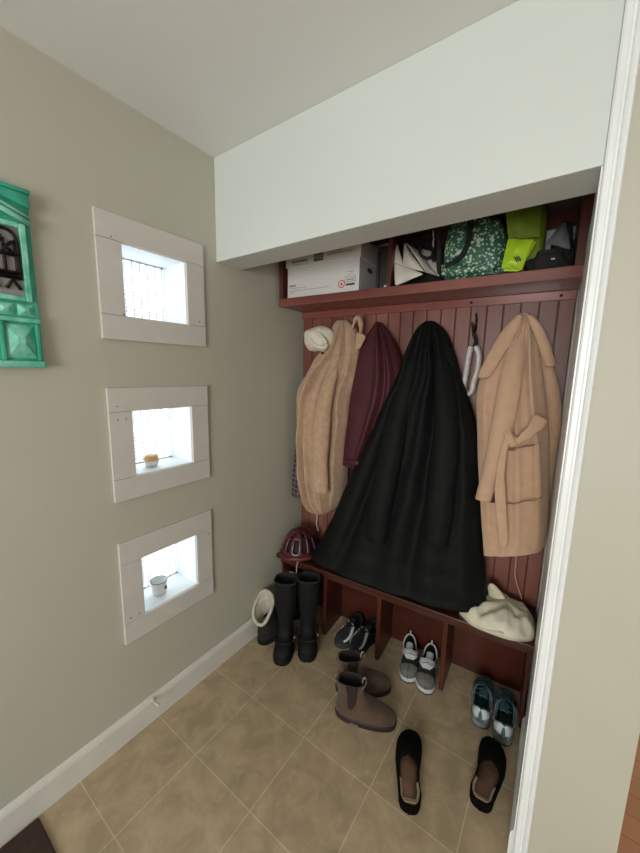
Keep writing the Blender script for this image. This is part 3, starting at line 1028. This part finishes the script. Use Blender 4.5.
C.part('bag_print', mb, INK, pf)

# black bag and grey cap at the right
C = CF('shoulder_bag', 'crumpled black shoulder bag lying at the right end of the top shelf', 'bag', (1.25, .15, ZS))
blob(C, 'bag_body', (1.232, .15, ZS + .045), (.078, .075, .05), BLACKF, ns=.5, seed=23, fr=2.4, urange=(1.13, 1.309))
blob(C, 'bag_bulge', (1.272, .09, ZS + .11), (.036, .06, .09), BLACKF, ns=.3, seed=27, fr=2.0, urange=(1.13, 1.309))
C.part('strap', MB().tube(cr([L(530, 268, .21), L(540, 262, .21), L(553, 260, .205), L(563, 252, .20)], 5), .005, 8, flat=.5), BLACKR)
p = L(553, 259, .228)
C.part('clip_or_glint', MB().box((p[0] - .006, p[1] - .003, p[2] - .002), (p[0] + .006, p[1] + .003, p[2] + .003)), SHOEW, smooth=False, bevel=.001)  # small white block painting in a highlight on the black bag
C = CF('fabric_cap', 'grey cloth cap leaning against the right side above the black bag', 'cap', (1.26, .10, 2.0))
patch(C, 'cap_crown', [L(560, 226, .13), L(566, 222, .13), L(571, 250, .17), L(546, 244, .16)], GREYF, bow=.02, wav=.006, seed=12, th=.008)
patch(C, 'cap_peak', [L(561, 222, .12), L(572, 221, .12), L(573, 238, .14), L(566, 237, .145)], BLACKF, bow=.015, th=.008)

# ------------------------------------------------------------------ cream canvas bag on the bench
ZB = .4475
C = CF('canvas_bag', 'cream canvas bag crumpled on the right end of the bench', 'bag', (1.18, .14, ZB))


def heap(cf, name, outline, peak, hgt, m, rings=9, seed=0, wr=.01, parent=None, zb=ZB + .001):
    """crumpled mound over an outline on the bench; outline points (u,v)"""
    n = len(outline)
    o = cr([(*p, 0) for p in outline + [outline[0]]], 6)[:-1]
    G = []
    for i in range(rings + 1):
        t = i / rings
        row = []
        for k, p in enumerate(o):
            f = cos(t * PI / 2) ** .8 if t < 1 else .0
            u_, v_ = lerp(peak[0], p[0], max(f, .02)), lerp(peak[1], p[1], max(f, .02))
            z_ = zb + hgt * sin(t * PI / 2) ** .8
            a = 2 * PI * k / len(o)
            w_ = wr * sin(PI * min(1, t * 1.1)) * (nz(u_ * 25 + seed, v_ * 25, seed) * 1.4 + .6 * sin(a * 7 + seed + t * 2) * nz(cos(a), sin(a), seed))
            row.append((u_, v_, max(zb, z_ + w_)))
        G.append(row)
    return cf.part(name, MB().grid(G, cv=True, caps=True), m, parent)


def bench(px, py, z=ZB):
    d = ray(px, py)
    X = CAM + d * ((z - CAM.z) / d.z) - Vector((0, CY, 0))
    return (X.dot(UD), -X.dot(ND))


out = [bench(459, 614), bench(472, 626), bench(490, 634), bench(508, 640), bench(522, 642), (1.332, .232), (1.340, .17), (1.325, .09), (1.27, .04), (1.20, .03), (1.14, .06), (1.10, .15)]
heap(C, 'bag_body', out, (1.225, .13), .075, CANVAS, seed=3, wr=.026)
fl = [bench(459, 612, ZB + .012), bench(489, 606, ZB + .03), bench(505, 637, ZB + .02), bench(484, 631, ZB + .008)]
patch(C, 'open_flap', [(*fl[0], ZB + .012), (*fl[1], ZB + .035), (*fl[2], ZB + .025), (*fl[3], ZB + .009)], CANVAS, bow=.0, wav=.006, seed=2)
G = []
for k, (a, b) in enumerate([((487, 585), (492.5, 582)), ((488, 592), (499, 588.5)), ((489, 600), (505, 596)), ((490, 608), (508, 604))]):
    G.append([L(lerp(a[0], b[0], s), lerp(a[1], b[1], s), .11 + .02 * sin(PI * s)) for s in (0, .5, 1)])
sheet(C, 'pointed_tab', G, CANVAS, th=.006)
C.part('ruffled_edge', MB().tube(cr([L(504, 598, .09), L(511, 602, .10), L(517, 606, .09), L(523, 611, .10), L(530, 616, .09)], 4), .007, 8), CANVAS)
C.part('drawstring', MB().tube(cr([L(503, 597, .10), L(512, 600, .085), L(520, 604, .085), L(527, 609, .08)], 4), .003, 6), CORD)
clip_or_glint = C.part('clip_or_glint', MB().tube([L(519, 632, .20), L(523, 636, .205)], .0035, 8), STEEL)
C.part('clip_or_glint', MB().tube([L(515, 633, .20), L(519, 637, .205)], .0035, 8), STEEL)

# ------------------------------------------------------------------ helmet on the bench
C = CF('bicycle_helmet', 'dark red bicycle helmet with long vents resting on the left end of the bench', 'helmet', (.135, .17, ZB))
hc = Vector((.124, .190, ZB + .012))
ha, hb_, hh = .108, .122, .150
nu, nv = 48, 20
grid = []
for i in range(nv + 1):
    th = (PI / 2) * i / nv
    grid.append([Vector((hc.x + ha * cos(th) ** .8 * cos(2 * PI * j / nu), hc.y + hb_ * cos(th) ** .8 * sin(2 * PI * j / nu), hc.z + hh * sin(th))) for j in range(nu)])
mb = MB()
for r in grid:
    mb.v += [tuple(p) for p in r]
for i in range(nv):
    for j in range(nu):
        slot = (j % 4 in (0, 1)) and 4 <= i <= 10
        slot2 = (j % 8 in (4, 5)) and 12 <= i <= 15
        if slot or slot2:
            continue
        mb.f.append([i * nu + j, i * nu + (j + 1) % nu, (i + 1) * nu + (j + 1) % nu, (i + 1) * nu + j])
C.part('shell', mb, HELM, solid=.014, sub=1)
mb = MB()
G = [[tuple(hc + (p - hc) * .86) for p in r] for r in grid]
mb.grid(G, cv=True)
C.part('foam_liner', mb, FOAM)
rim = [(hc.x + (ha + .002) * cos(2 * PI * j / 40), hc.y + (hb_ + .002) * sin(2 * PI * j / 40), hc.z + .004 + .012 * (sin(2 * PI * j / 40 * 2) > .3)) for j in range(41)]
C.part('rim', MB().tube(rim, .011, 8, flat=1.3), HELMR, sub=1)
vz = [[(hc.x - .09 + .02 * k - .01 * abs(j - 3) * 0 - .055 * (1 - ((j - 3) / 3) ** 2) * (1 if k == 0 else 0), hc.y + (j - 3) * .022, hc.z + .03 - .006 * k) for j in range(7)] for k in range(2)]
C.part('visor', MB().grid([[(hc.x - .10, hc.y + s * .07, hc.z + .035) for s in (-1, -.5, 0, .5, 1)], [(hc.x - .125 + .02 * s * s, hc.y + s * .055, hc.z + .028) for s in (-1, -.5, 0, .5, 1)]]), FOAM, solid=.004, sub=1)
C.part('chin_strap', MB().tube(cr([(hc.x + .06, hc.y + .10, hc.z + .01), (hc.x + .062, hc.y + .122, hc.z - .0), (hc.x + .062, hc.y + .128, hc.z - .03), (hc.x + .064, hc.y + .129, hc.z - .05)], 3), .003, 6), CORD)


# ------------------------------------------------------------------ footwear
def tab(t, s):
    for (a, x), (b, y) in zip(t[:-1], t[1:]):
        if s <= b:
            k = (s - a) / (b - a)
            k = k * k * (3 - 2 * k) * .5 + k * .5
            return lerp(x, y, k)
    return t[-1][1]


WT = [(0, 0), (.012, .35), (.04, .58), (.10, .74), (.2, .80), (.35, .80), (.5, .86), (.66, .98), (.78, 1.0), (.87, .9), (.94, .68), (.98, .40), (1, 0)]


class Last:
    def __init__(s, Ln, wd, ht, open_=None, z0=.02, side=1, n=.7, m=.75, omin=18, bend=.008):
        s.L, s.w, s.h, s.o, s.z0, s.side, s.n, s.m, s.omin, s.bend = Ln, wd, ht, open_, z0, side, n, m, omin, bend

    def amax(s, t):
        if not s.o:
            return PI / 2
        a, b = s.o
        if t <= a or t >= b:
            return PI / 2
        k = (2 * (t - a) / (b - a) - 1)
        return PI / 2 - (PI / 2 - math.radians(s.omin)) * (1 - abs(k) ** 3) ** .6

    def p(s, t, a, off=0):
        """t along, a in (0..pi/2) left side, mirrored by sign: a>0 left, a<0 right"""
        sg = 1 if a > 0 else -1
        a = abs(a)
        w = s.w * tab(WT, t)
        h = tab(s.h, t)
        cx = s.side * s.bend * sin(PI * (t * 1.25 - .25)) if t > .2 else 0
        x = s.L * t
        y = sg * (w + off) * cos(a) ** s.n
        z = s.z0 + (h + off) * sin(a) ** s.m
        if off:
            x += off * (t - .5) * 2 * (abs(t - .5) > .42)
        return (x, y + cx, z)

    def ts(s, t0=0, t1=1, n=44):
        return [lerp(t0, t1, .5 - .5 * cos(PI * k / n)) for k in range(n + 1)]

    def shell(s, off=0, n=44, m=12):
        mb = MB()
        for sg in (1, -1):
            G = [[s.p(t, sg * max(lerp(0, s.amax(t), j / m), 1e-4), off) for j in range(m + 1)] for t in s.ts(n=n)]
            mb.grid(G)
        return mb

    def patch(s, t0, t1, a0, a1, off=.0015, n=14, m=10, sg=1, shape=None):
        G = []
        for i in range(n + 1):
            k = i / n
            t = lerp(t0, t1, k)
            b0, b1 = (shape(k) if shape else (a0, a1))
            G.append([s.p(t, sg * max(lerp(b0, b1, j / m), 1e-4) if sg else lerp(b0, b1, j / m) or 1e-4, off) for j in range(m + 1)])
        return MB().grid(G)

    def sole(s, zt, over=.003, z_=0.0):
        pts = []
        for t in s.ts(n=36):
            x, y, z = s.p(t, 1e-4, over)
            pts.append((x, y))
        q = []
        for t in reversed(s.ts(n=36)[1:-1]):
            x, y, z = s.p(t, -1e-4, over)
            q.append((x, y))
        poly = [(pts[0][0] - over, pts[0][1])] + pts[1:-1] + [(pts[-1][0] + over, pts[-1][1])] + q
        return MB().prism(poly, z_, zt)


def footbed(l, z, m, par, name='insole', sh=.004):
    pts = [l.p(t, 1e-4, -sh)[:2] for t in l.ts(.02, .97, 24)] + [l.p(t, -1e-4, -sh)[:2] for t in reversed(l.ts(.02, .97, 24))]
    return MB().prism(pts, z, z + .003).build(name, m, par)


def place(heel, toe):
    h, t = Vector((*heel, 0)), Vector((*toe, 0))
    d = t - h
    return (h.x, h.y, 0), math.atan2(d.y, d.x), d.length


SNH = [(0, .055), (.05, .066), (.12, .062), (.25, .050), (.36, .056), (.48, .072), (.58, .060), (.7, .046), (.82, .040), (.93, .034), (1, .018)]


def sneaker(label, heel, toe, group, side, kind):
    loc, rz, Ln = place(heel, toe)
    t = thing('sneaker', label, 'shoe', loc, rz, group)
    l = Last(Ln, .046, SNH, (.035, .55), z0=.026, side=side, omin=30)
    U = {'stripe': SHOEB, 'runner': SHOEB, 'teal': TEAL}[kind]
    Lm = {'stripe': BLACKF, 'runner': BLACKF, 'teal': TEALL}[kind]
    So = {'stripe': DARKS, 'runner': SHOEW, 'teal': GREYS}[kind]
    l.shell().build('upper', U, t, weld=True, sub=1)
    l.shell(-.004).build('lining', Lm, t, weld=True)
    footbed(l, .027, Lm, t)
    so = l.sole(.027).build('sole', So, t, bevel=.004, autos=.7)
    l.sole(.0085, .0035, .0).build('outsole', DARKS, so, bevel=.002, autos=.7)
    # collar edge
    for sg in (1, -1):
        pts = [l.p(tt, sg * l.amax(tt), 0) for tt in l.ts(.036, .549, 26)]
        MB().tube(pts, .0042, 8).build('collar', SHOEW if kind == 'runner' else (TEAL if kind == 'teal' else SHOEB), t)
    # tongue
    G = []
    for i in range(7):
        k = i / 6
        x = lerp(.56, .30, k) * Ln
        z = lerp(.085, .098, k) if kind != 'teal' else lerp(.085, .092, k)
        G.append([(x, s_ * .020, z - .010 * s_ * s_) for s_ in (-1, -.5, 0, .5, 1)])
    MB().grid(G).build('tongue', {'stripe': SHOEB, 'runner': SHOEW, 'teal': TEAL}[kind], t, solid=.005, sub=1)
    # laces
    mb = MB()
    for k in range(5):
        tt = lerp(.40, .62, k / 4)
        zz_ = [l.p(tt, .9 * l.amax(tt) if tt < .55 else 1.1, .004), l.p(tt, -.9 * l.amax(tt) if tt < .55 else -1.1, .004)]
        mid = Vector(zz_[0]).lerp(Vector(zz_[1]), .5) + Vector((.006, 0, .011))
        mb.tube([zz_[0], mid, zz_[1]], .0026, 6)
    mb.build('laces', {'stripe': BLACKF, 'runner': SHOEW, 'teal': TEALL}[kind], t)
    if kind == 'stripe':
        for sg in (1, -1):
            l.patch(.50, .93, 0, 0, .0022, sg=sg, shape=lambda k: (lerp(.95, .30, k ** .7), lerp(1.5, .62, k ** .8))).build('side_stripe', SHOEW, t, solid=.001)
        l.patch(.90, .995, 0, PI / 2, .0015, sg=1).build('toe_bumper', SHOEB, t)
    if kind == 'runner':
        l.patch(.80, .985, -PI / 2 + .01, PI / 2 - .01, .0015, sg=0, n=12, m=24).build('toe_cap', SHOEG, t) if False else None
        for sg in (1, -1):
            l.patch(.79, .999, .03, PI / 2, .0018, sg=sg).build('toe_cap', SHOEG, t, solid=.001)
            l.patch(.52, .70, 0, 0, .003, sg=sg, shape=lambda k: (lerp(.45, 1.35, k), PI / 2)).build('lace_guard', SHOEW, t, solid=.001)
            l.patch(.40, .52, 0, 0, .003, sg=sg, shape=lambda k: (.35, max(.36, l.amax(lerp(.40, .52, k))))).build('eyelet_strip', SHOEW, t, solid=.001)
        MB().tube(cr([(-.001, 0, .075), (-.008, 0, .095), (.002, 0, .105), (.008, 0, .09)], 4), .004, 8).build('heel_loop', SHOEW, t)
    if kind == 'teal':
        for sg in (1, -1):
            l.patch(.005, .16, .1, 0, .002, sg=sg, n=10, shape=lambda k: (.22, lerp(min(1.56, l.amax(lerp(.005, .16, k))), .52, k * k))).build('heel_patch', SHOEW, t, solid=.0012)
            l.patch(.01, .5, .05, .5, .0016, sg=sg, shape=lambda k: (.02, .25)).build('heel_band', GREYS, t, solid=.001)
            MB().tube([l.p(tt, sg * l.amax(tt) * .55, .004) for tt in (.22, .30, .38, .46, .54)], .004, 6).build('side_cord', GREYS, t)
    return t


SG = 'footwear on the tiled floor'
sneaker('black sneaker with white side stripe under the bench, nearer the tall black boots', (.468, 1.775), (.442, 1.555), 'black sneakers with white stripe', 1, 'stripe')
sneaker('black sneaker with white side stripe under the bench, touching the wooden divider', (.572, 1.783), (.542, 1.56), 'black sneakers with white stripe', -1, 'stripe')
sneaker('black and white running shoe with grey toe, left one of the pair', (.775, 1.798), (.848, 1.57), 'black and white running shoes', 1, 'runner')
sneaker('black and white running shoe with grey toe, touching the bench divider', (.895, 1.800), (.942, 1.562), 'black and white running shoes', -1, 'runner')
sneaker('teal and grey trainer with white heel patch, left one of its pair', (1.190, 1.545), (1.176, 1.80), 'teal trainers', 1, 'teal')
sneaker('teal and grey trainer with white heel patch, next to the white jamb', (1.284, 1.525), (1.256, 1.78), 'teal trainers', -1, 'teal')


def clog(label, heel, toe, side):
    loc, rz, Ln = place(heel, toe)
    t = thing('clog', label, 'shoe', loc, rz, 'black clogs')
    ht = [(0, .020), (.3, .018), (.42, .024), (.5, .042), (.58, .052), (.7, .052), (.85, .044), (.95, .032), (1, .016)]
    l = Last(Ln, .049, ht, (-.02, .56), z0=.022, side=side, omin=30, bend=.012)
    l.amax = lambda tt: PI / 2 if tt > .52 else (math.radians(32) if tt < .38 else math.radians(lerp(32, 90, min(1, (tt - .38) / .14) ** 3.5)))
    l.shell().build('upper', BLACKS, t, weld=True, solid=.003, off=0)
    l.sole(.023, .002).build('sole', BLACKS, t, bevel=.004, autos=.7)
    footbed(l, .0235, TANI, t, 'footbed', .006)
    # heel lining rim
    G = []
    for k in range(25):
        a = lerp(-1, 1, k / 24)
        tt = .30 * abs(a) ** 1.3 + .015
        sg = 1 if a >= 0 else -1
        p0, p1 = Vector(l.p(tt, sg * .3, -.003)), Vector(l.p(tt + .03 * (1 - abs(a)), sg * .1, -.013))
        G.append([tuple(p0 + Vector((.003, 0, .004))), tuple(p1.lerp(p0, .4) + Vector((.004, 0, 0))), (p1.x + .004, p1.y, .027)])
    MB().grid(G).build('heel_lining', RIMI, t, solid=.002)
    return t


clog('black slip-on clog in the middle of the floor, the left of two', (1.052, 1.068), (.966, 1.325), 1)
clog('black slip-on clog near the white door casing, the right of two', (1.252, 1.228), (1.250, 1.492), -1)


def boot(name, label, heel, toe, kind, zrot=0):
    loc, rz, Ln = place(heel, toe)
    t = thing(name, label, 'boot', loc, rz, {'chelsea': 'brown suede ankle boots', 'tall': 'tall black boots', 'fleece': 'black snow boots'}[kind])
    k_ = Ln / .285
    if kind == 'chelsea':
        R = [(.018, 0, .285, .047), (.03, -.002, .288, .050), (.045, -.002, .285, .049), (.058, -.001, .272, .047), (.068, 0, .25, .045), (.078, .001, .222, .043), (.090, .003, .190, .040), (.102, .006, .158, .037), (.115, .009, .140, .035), (.132, .010, .130, .034), (.152, .008, .127, .035), (.172, .004, .128, .037), (.180, .003, .129, .037)]
        um, sm = SUEDE, SOLEB
    elif kind == 'tall':
        R = [(.018, 0, .285, .048), (.03, -.002, .288, .052), (.048, -.002, .285, .051), (.062, -.001, .270, .049), (.075, 0, .245, .047), (.090, .0, .205, .045), (.110, .0, .165, .043), (.135, .0, .145, .043), (.18, -.004, .14, .046), (.24, -.012, .146, .056), (.30, -.016, .150, .061), (.36, -.016, .152, .062), (.405, -.014, .150, .062)]
        um, sm = BLACKR, BLACKR
    else:
        R = [(.018, 0, .285, .052), (.03, -.002, .288, .056), (.05, -.002, .285, .056), (.068, -.001, .268, .054), (.084, 0, .24, .052), (.100, .0, .205, .050), (.120, .0, .175, .049), (.15, .0, .160, .052), (.18, -.006, .165, .056), (.20, -.010, .168, .058)]
        um, sm = BLACKF, BLACKR
    n = 44
    G = []
    RR = cr(R, 3)

    def ringpt(r, a, sc=0):
        z, xb, xf, w = r
        xm, hx = (xb + xf) / 2 * k_, (xf - xb) / 2 * k_ - sc
        c, s = cos(a), sin(a)
        x = xm + hx * math.copysign(abs(c) ** .85, c)
        wide = 1 + .10 * c if z < .09 else 1
        y = (w - sc) * wide * math.copysign(abs(s) ** .8, s)
        zz_ = z
        return (x, y, zz_)
    wr = .0035 if kind != 'tall' else .002
    for r in RR:
        row = []
        for j in range(n):
            p = Vector(ringpt(r, 2 * PI * j / n))
            q = nz(p.x * 22 + heel[0] * 9, p.y * 22, p.z * 30) * wr * min(1, max(0, (p.z - .03) / .03))
            p += Vector((cos(2 * PI * j / n), sin(2 * PI * j / n), 0)) * q
            if kind == 'fleece' and p.z > .12:
                p.z += (p.z - .12) * .8 * cos(2 * PI * j / n)
                p.x -= (p.z - .12) * .25
                p.y += (p.z - .12) * .2
            row.append(tuple(p))
        G.append(row)
    top = [Vector(p) for p in G[-1]]
    ctr = sum(top, Vector()) / n
    lin = FLEECE if kind == 'fleece' else BLACKF
    MB().grid(G, cv=True).build('upper', um, t, solid=.003, sub=1)
    # dark inner tube
    inner = [[tuple(Vector(p) + (ctr - Vector((p[0], p[1], ctr.z))).normalized() * .005) for p in g] for g in G[int(len(G) * .45):]]
    MB().grid(inner, cv=True).build('lining', lin, t)
    c2 = [(ctr.x * .0 + p[0], p[1], p[2] + .001) for p in inner[0]]
    mb = MB()
    mb.v = c2
    mb.f = [list(range(len(c2)))]
    mb.build('insole', lin, t)
    # sole
    pts = [ringpt(R[1], 2 * PI * j / n, -.003)[:2] for j in range(n)]
    so = MB().prism(pts, .010, .026).build('sole', sm, t, bevel=.004, autos=.7)
    hx = [ringpt(R[1], 2 * PI * j / n, -.001)[:2] for j in range(n)]
    heelp = [p for p in hx if p[0] < .085 * k_]
    heelp.sort(key=lambda p: math.atan2(p[1], p[0] - .05))
    MB().prism(heelp, 0, .0105).build('heel_block', sm, so, autos=.7)
    frp = [p for p in hx if p[0] > .11 * k_]
    frp.sort(key=lambda p: math.atan2(p[1], p[0] - .19))
    MB().prism(frp, 0, .0105).build('tread', sm, so, autos=.7)
    if kind == 'chelsea':
        for sg in (1, -1):
            Gp = []
            for r in RR:
                if r[0] < .072 or r[0] > .1795:
                    continue
                kk = (r[0] - .072) / .108
                z, xb, xf, w = r
                xm, hx_ = (xb + xf) / 2, (xf - xb) / 2
                a0 = math.acos(max(-1, min(1, (lerp(.088, .090, kk) + lerp(.002, .012, kk) - xm) / hx_)))
                a1 = math.acos(max(-1, min(1, (lerp(.070, .052, kk) - xm) / hx_)))
                Gp.append([ringpt(r, sg * lerp(a0, a1, q / 6), -.0028) for q in range(7)])
            MB().grid(Gp).build('elastic_gusset', ELAST, t, solid=.001)
        for x_, d_ in ((.004, -1), (.128, 1)):
            MB().tube(cr([(x_ * k_, 0, .150), (x_ * k_ + .010 * d_, 0, .172), (x_ * k_ + .012 * d_, 0, .196), (x_ * k_ + .002 * d_, 0, .204), (x_ * k_ - .004 * d_, 0, .188), (x_ * k_ - .004 * d_, 0, .165)], 4), .006, 8, flat=.35).build('pull_tab', TABM, t)
        MB().tube([tuple(p) for p in top] + [tuple(top[0])], .0022, 6, caps=False).build('collar_edge', SOLEB, t)
    if kind == 'fleece':
        MB().tube([tuple(p) for p in top] + [tuple(top[0])], .010, 10, caps=False).build('fleece_cuff', FLEECE, t, sub=1)
        MB().tube(cr([(.155 * k_, .03, .13), (.165 * k_, 0, .15), (.155 * k_, -.03, .13)], 4), .004, 6).build('lace', GREYF, t)
    if kind == 'tall':
        MB().tube([tuple(p) for p in top] + [tuple(top[0])], .006, 8, caps=False).build('collar_edge', BLACKF, t)
        MB().tube(cr([(.0, .052, .08), (.10, .056, .085), (.15, .03, .10), (.15, -.03, .10), (.10, -.056, .085)], 4), .006, 6, flat=.5).build('ankle_strap', BLACKF, t)
        MB().box((.08, .050, .078), (.098, .062, .096)).build('buckle', GREYF, t, bevel=.002)
    return t


boot('chelsea_boot', 'brown suede ankle boot nearest the camera with dark elastic side', (.640, 1.235), (.885, 1.335), 'chelsea')
boot('chelsea_boot', 'brown suede ankle boot behind the other, toe towards the running shoes', (.580, 1.330), (.790, 1.490), 'chelsea')
boot('tall_boot', 'tall black rubber boot standing in front, next to the fleece-lined boots', (.176, 1.436), (.270, 1.270), 'tall')
boot('tall_boot', 'tall black rubber boot behind the other, closest to the bench', (.262, 1.520), (.368, 1.370), 'tall')
boot('snow_boot', 'short black snow boot with cream fleece cuff against the white baseboard', (.080, 1.310), (.066, 1.545), 'fleece')
boot('snow_boot', 'short black snow boot with cream fleece cuff tucked behind the tall black boots', (.078, 1.560), (.078, 1.755), 'fleece')

# ------------------------------------------------------------------ things in the windows
def lathe(prof, n=32):
    return MB().grid([[(r * cos(2 * PI * j / n), r * sin(2 * PI * j / n), z) for j in range(n)] for r, z in prof], cv=True, caps=True)


t = thing('enamel_mug', 'white enamel mug with dark rim on the lowest window sill', 'mug', (-.075, .826, WINS[2][3] + .0032))
lathe([(.024, 0), (.027, .001), (.029, .01), (.035, .055), (.036, .062), (.0345, .062), (.033, .055), (.027, .006), (.0, .005)]).build('cup', ENAMEL, t)
MB().tube([(.0358 * cos(a * PI / 16), .0358 * sin(a * PI / 16), .062) for a in range(33)], .0016, 6, caps=False).build('rim', SCREW, t)
MB().tube(cr([(-.033, -.012, .05), (-.052, -.018, .048), (-.055, -.018, .028), (-.034, -.012, .016)], 5), .0032, 8).build('handle', ENAMEL, t)
MB().box((.0325, .008, .026), (.0365, .018, .042)).build('emblem', SCREW, t)
t = thing('candle_cup', 'orange and white candle cup on the middle window sill', 'candle', (-.070, .822, WINS[1][3] + .0032))
lathe([(.016, 0), (.022, .001), (.027, .012), (.030, .024), (.029, .026), (.02, .018), (0, .017)]).build('holder', ENAMEL, t)
lathe([(.0, .018), (.0285, .020), (.0285, .042), (.022, .050), (.010, .049), (0, .048)]).build('wax', ORANGE, t)

# door stop on the baseboard
t = thing('door_stop', 'small white spring door stop on the left baseboard', 'door stop', (.0145, .72, .108))
MB().tube([(0.0, 0, 0), (.004, 0, 0)], .010, 12).build('plate', BASEM, t)
MB().tube([(.004 + .001 * k, .004 * cos(k * 1.1), .004 * sin(k * 1.1)) for k in range(36)], .0013, 6).build('spring', BASEM, t)
MB().tube([(.040, 0, 0), (.050, 0, 0)], [.007, .006], 10).build('rubber_tip', WHITEF, t)

# dark mat at the lower left
o = MB().box((.022, -.75, .0), (.95, .305, .010)).build('door_mat', RUG, None, smooth=False, bevel=.004)
tag(o, 'dark brown floor mat at the lower left corner by the baseboard', 'mat')

# ------------------------------------------------------------------ turquoise relief on the left wall
AY0, AY1, AZ0, AZ1 = .155, .4535, 1.533, 2.034
t = thing('wall_relief', 'turquoise painted wooden relief of an old door hung on the left wall', 'wall art', (0, (AY0 + AY1) / 2, AZ0))
oy, oz = t.location.y, t.location.z


def ap(mb, name, m, parent=t, **k):
    return link(name, [(x, y - oy, z - oz) for x, y, z in mb.v], mb.f, m, parent, **k)


def az(px, py):
    p = at(px, py, 'x', .02)
    return p.y, p.z


ap(MB().box((.001, AY0, AZ0), (.016, AY1, AZ1)), 'back_board', TURQ, smooth=False, bevel=.002)
GZ1, GZ0 = 1.925, 1.738                      # grille opening
GY0, GY1 = AY0 + .032, AY1 - .030
ap(MB().box((.016, GY0, GZ0), (.018, GY1, GZ1)), 'grey_panel', GREYP, smooth=False)
mb = MB()
mb.box((.016, GY1, GZ0 - .014), (.026, GY1 + .016, GZ1 + .014)).box((.016, GY0 - .016, GZ0 - .014), (.026, GY0, GZ1 + .014)).box((.016, GY0, GZ1), (.026, GY1, GZ1 + .014)).box((.016, GY0, GZ0 - .014), (.026, GY1, GZ0))
ap(mb, 'window_moulding', TURQL, smooth=False, bevel=.003)
mb = MB()
cy = (GY0 + GY1) / 2
mb.prism([(AY0, AZ1 - .012), (AY0, AZ1 - .050), (cy, AZ1 - .012)], .016, .030, lambda a, b, c: (c, a, b))
mb.prism([(AY1, AZ1 - .012), (cy, AZ1 - .012), (AY1, AZ1 - .050)], .016, .030, lambda a, b, c: (c, a, b))
mb.box((.016, AY0 - .003, AZ1 - .012), (.034, AY1 + .003, AZ1))
ap(mb, 'pediment', TURQ, smooth=False, bevel=.003)
mb = MB()
for sg in (-1, 1):
    mb.tube([(.022, cy + sg * .148, AZ1 - .090), (.024, cy + sg * .09, AZ1 - .068), (.024, cy, AZ1 - .040)], .008, 8)
    mb.tube([(.022, cy + sg * .148, AZ1 - .074), (.024, cy + sg * .09, AZ1 - .052), (.024, cy, AZ1 - .026)], .005, 8)
ap(mb, 'pediment_moulding', TURQL)


def pyr(y0, y1, z0, z1, name, m, d=.012):
    mb = MB()
    b0 = .006
    w_ = y1 - y0
    mb.v = [(.016, y0, z0), (.016, y1, z0), (.016, y1, z1), (.016, y0, z1), (.016 + d, lerp(y0, y1, .38), lerp(z0, z1, .42)), (.016 + d, lerp(y0, y1, .62), lerp(z0, z1, .42)), (.016 + d, lerp(y0, y1, .62), lerp(z0, z1, .62)), (.016 + d, lerp(y0, y1, .38), lerp(z0, z1, .62))]
    mb.f = [[0, 1, 5, 4], [1, 2, 6, 5], [2, 3, 7, 6], [3, 0, 4, 7], [4, 5, 6, 7], [0, 1, 2, 3]]
    return ap(mb, name, m, smooth=False, bevel=.0015)


nsq = 6
for k in range(nsq):
    y0 = AY0 + .008 + k * (AY1 - AY0 - .016) / nsq
    pyr(y0 + .003, y0 + (AY1 - AY0 - .016) / nsq - .003, 1.682, 1.717, 'small_square', TURQL, .010)
ap(MB().box((.016, AY0, 1.664), (.028, AY1, 1.677)).box((.016, AY0, 1.533), (.032, AY1, 1.552)), 'cross_moulding', TURQL, smooth=False, bevel=.003)
for k in range(4):
    mb = MB()
    y0 = AY0 + .004 + k * (AY1 - AY0) / 3
    mb.box((.016, min(y0, AY1 - .012) - .003, 1.5525), (.026, min(y0, AY1 - .012) + .008, 1.6635))
    ap(mb, 'stile', TURQ, smooth=False, bevel=.003)
for k in range(3):
    y0 = AY0 + .014 + k * (AY1 - AY0 - .002) / 3
    pyr(y0, min(y0 + .082, AY1 - .017), 1.560, 1.658, 'large_square', TURQL, .014)
# iron grille
mb = MB()
X = .022
for k in range(9):
    y = lerp(GY0 + .012, GY1 - .012, k / 8)
    mb.tube([(X, y, GZ0 + .045), (X, y, GZ1 - .035)], .0045, 6)
for z in (GZ0 + .05, GZ0 + .062, GZ1 - .075):
    mb.tube([(X, GY0 + .004, z), (X, GY1 - .004, z)], .006, 6)
for sg in (-1, 1):
    yc = cy + sg * (GY1 - cy - .03)
    mb.tube(cr([(X, yc + sg * .022, GZ0 + .05), (X, yc + sg * .022, GZ1 - .04), (X, yc + sg * .008, GZ1 - .012), (X, yc - sg * .02, GZ1 - .010), (X, yc - sg * .03, GZ1 - .03), (X, yc - sg * .012, GZ1 - .03)], 5), .005, 6)
    mb.tube([(X, yc - .018, GZ1 - .072), (X, yc + .012, GZ1 - .04)], .0045, 6)
    mb.tube([(X, yc + .012, GZ1 - .072), (X, yc - .018, GZ1 - .04)], .0045, 6)
for k in range(5):
    y = lerp(GY0 + .02, GY1 - .025, k / 4)
    mb.tube([(X, y - .016, GZ0 + .018), (X, y, GZ0 + .045), (X, y + .016, GZ0 + .018)], .005, 6)
ap(mb, 'iron_grille', BLACKM)
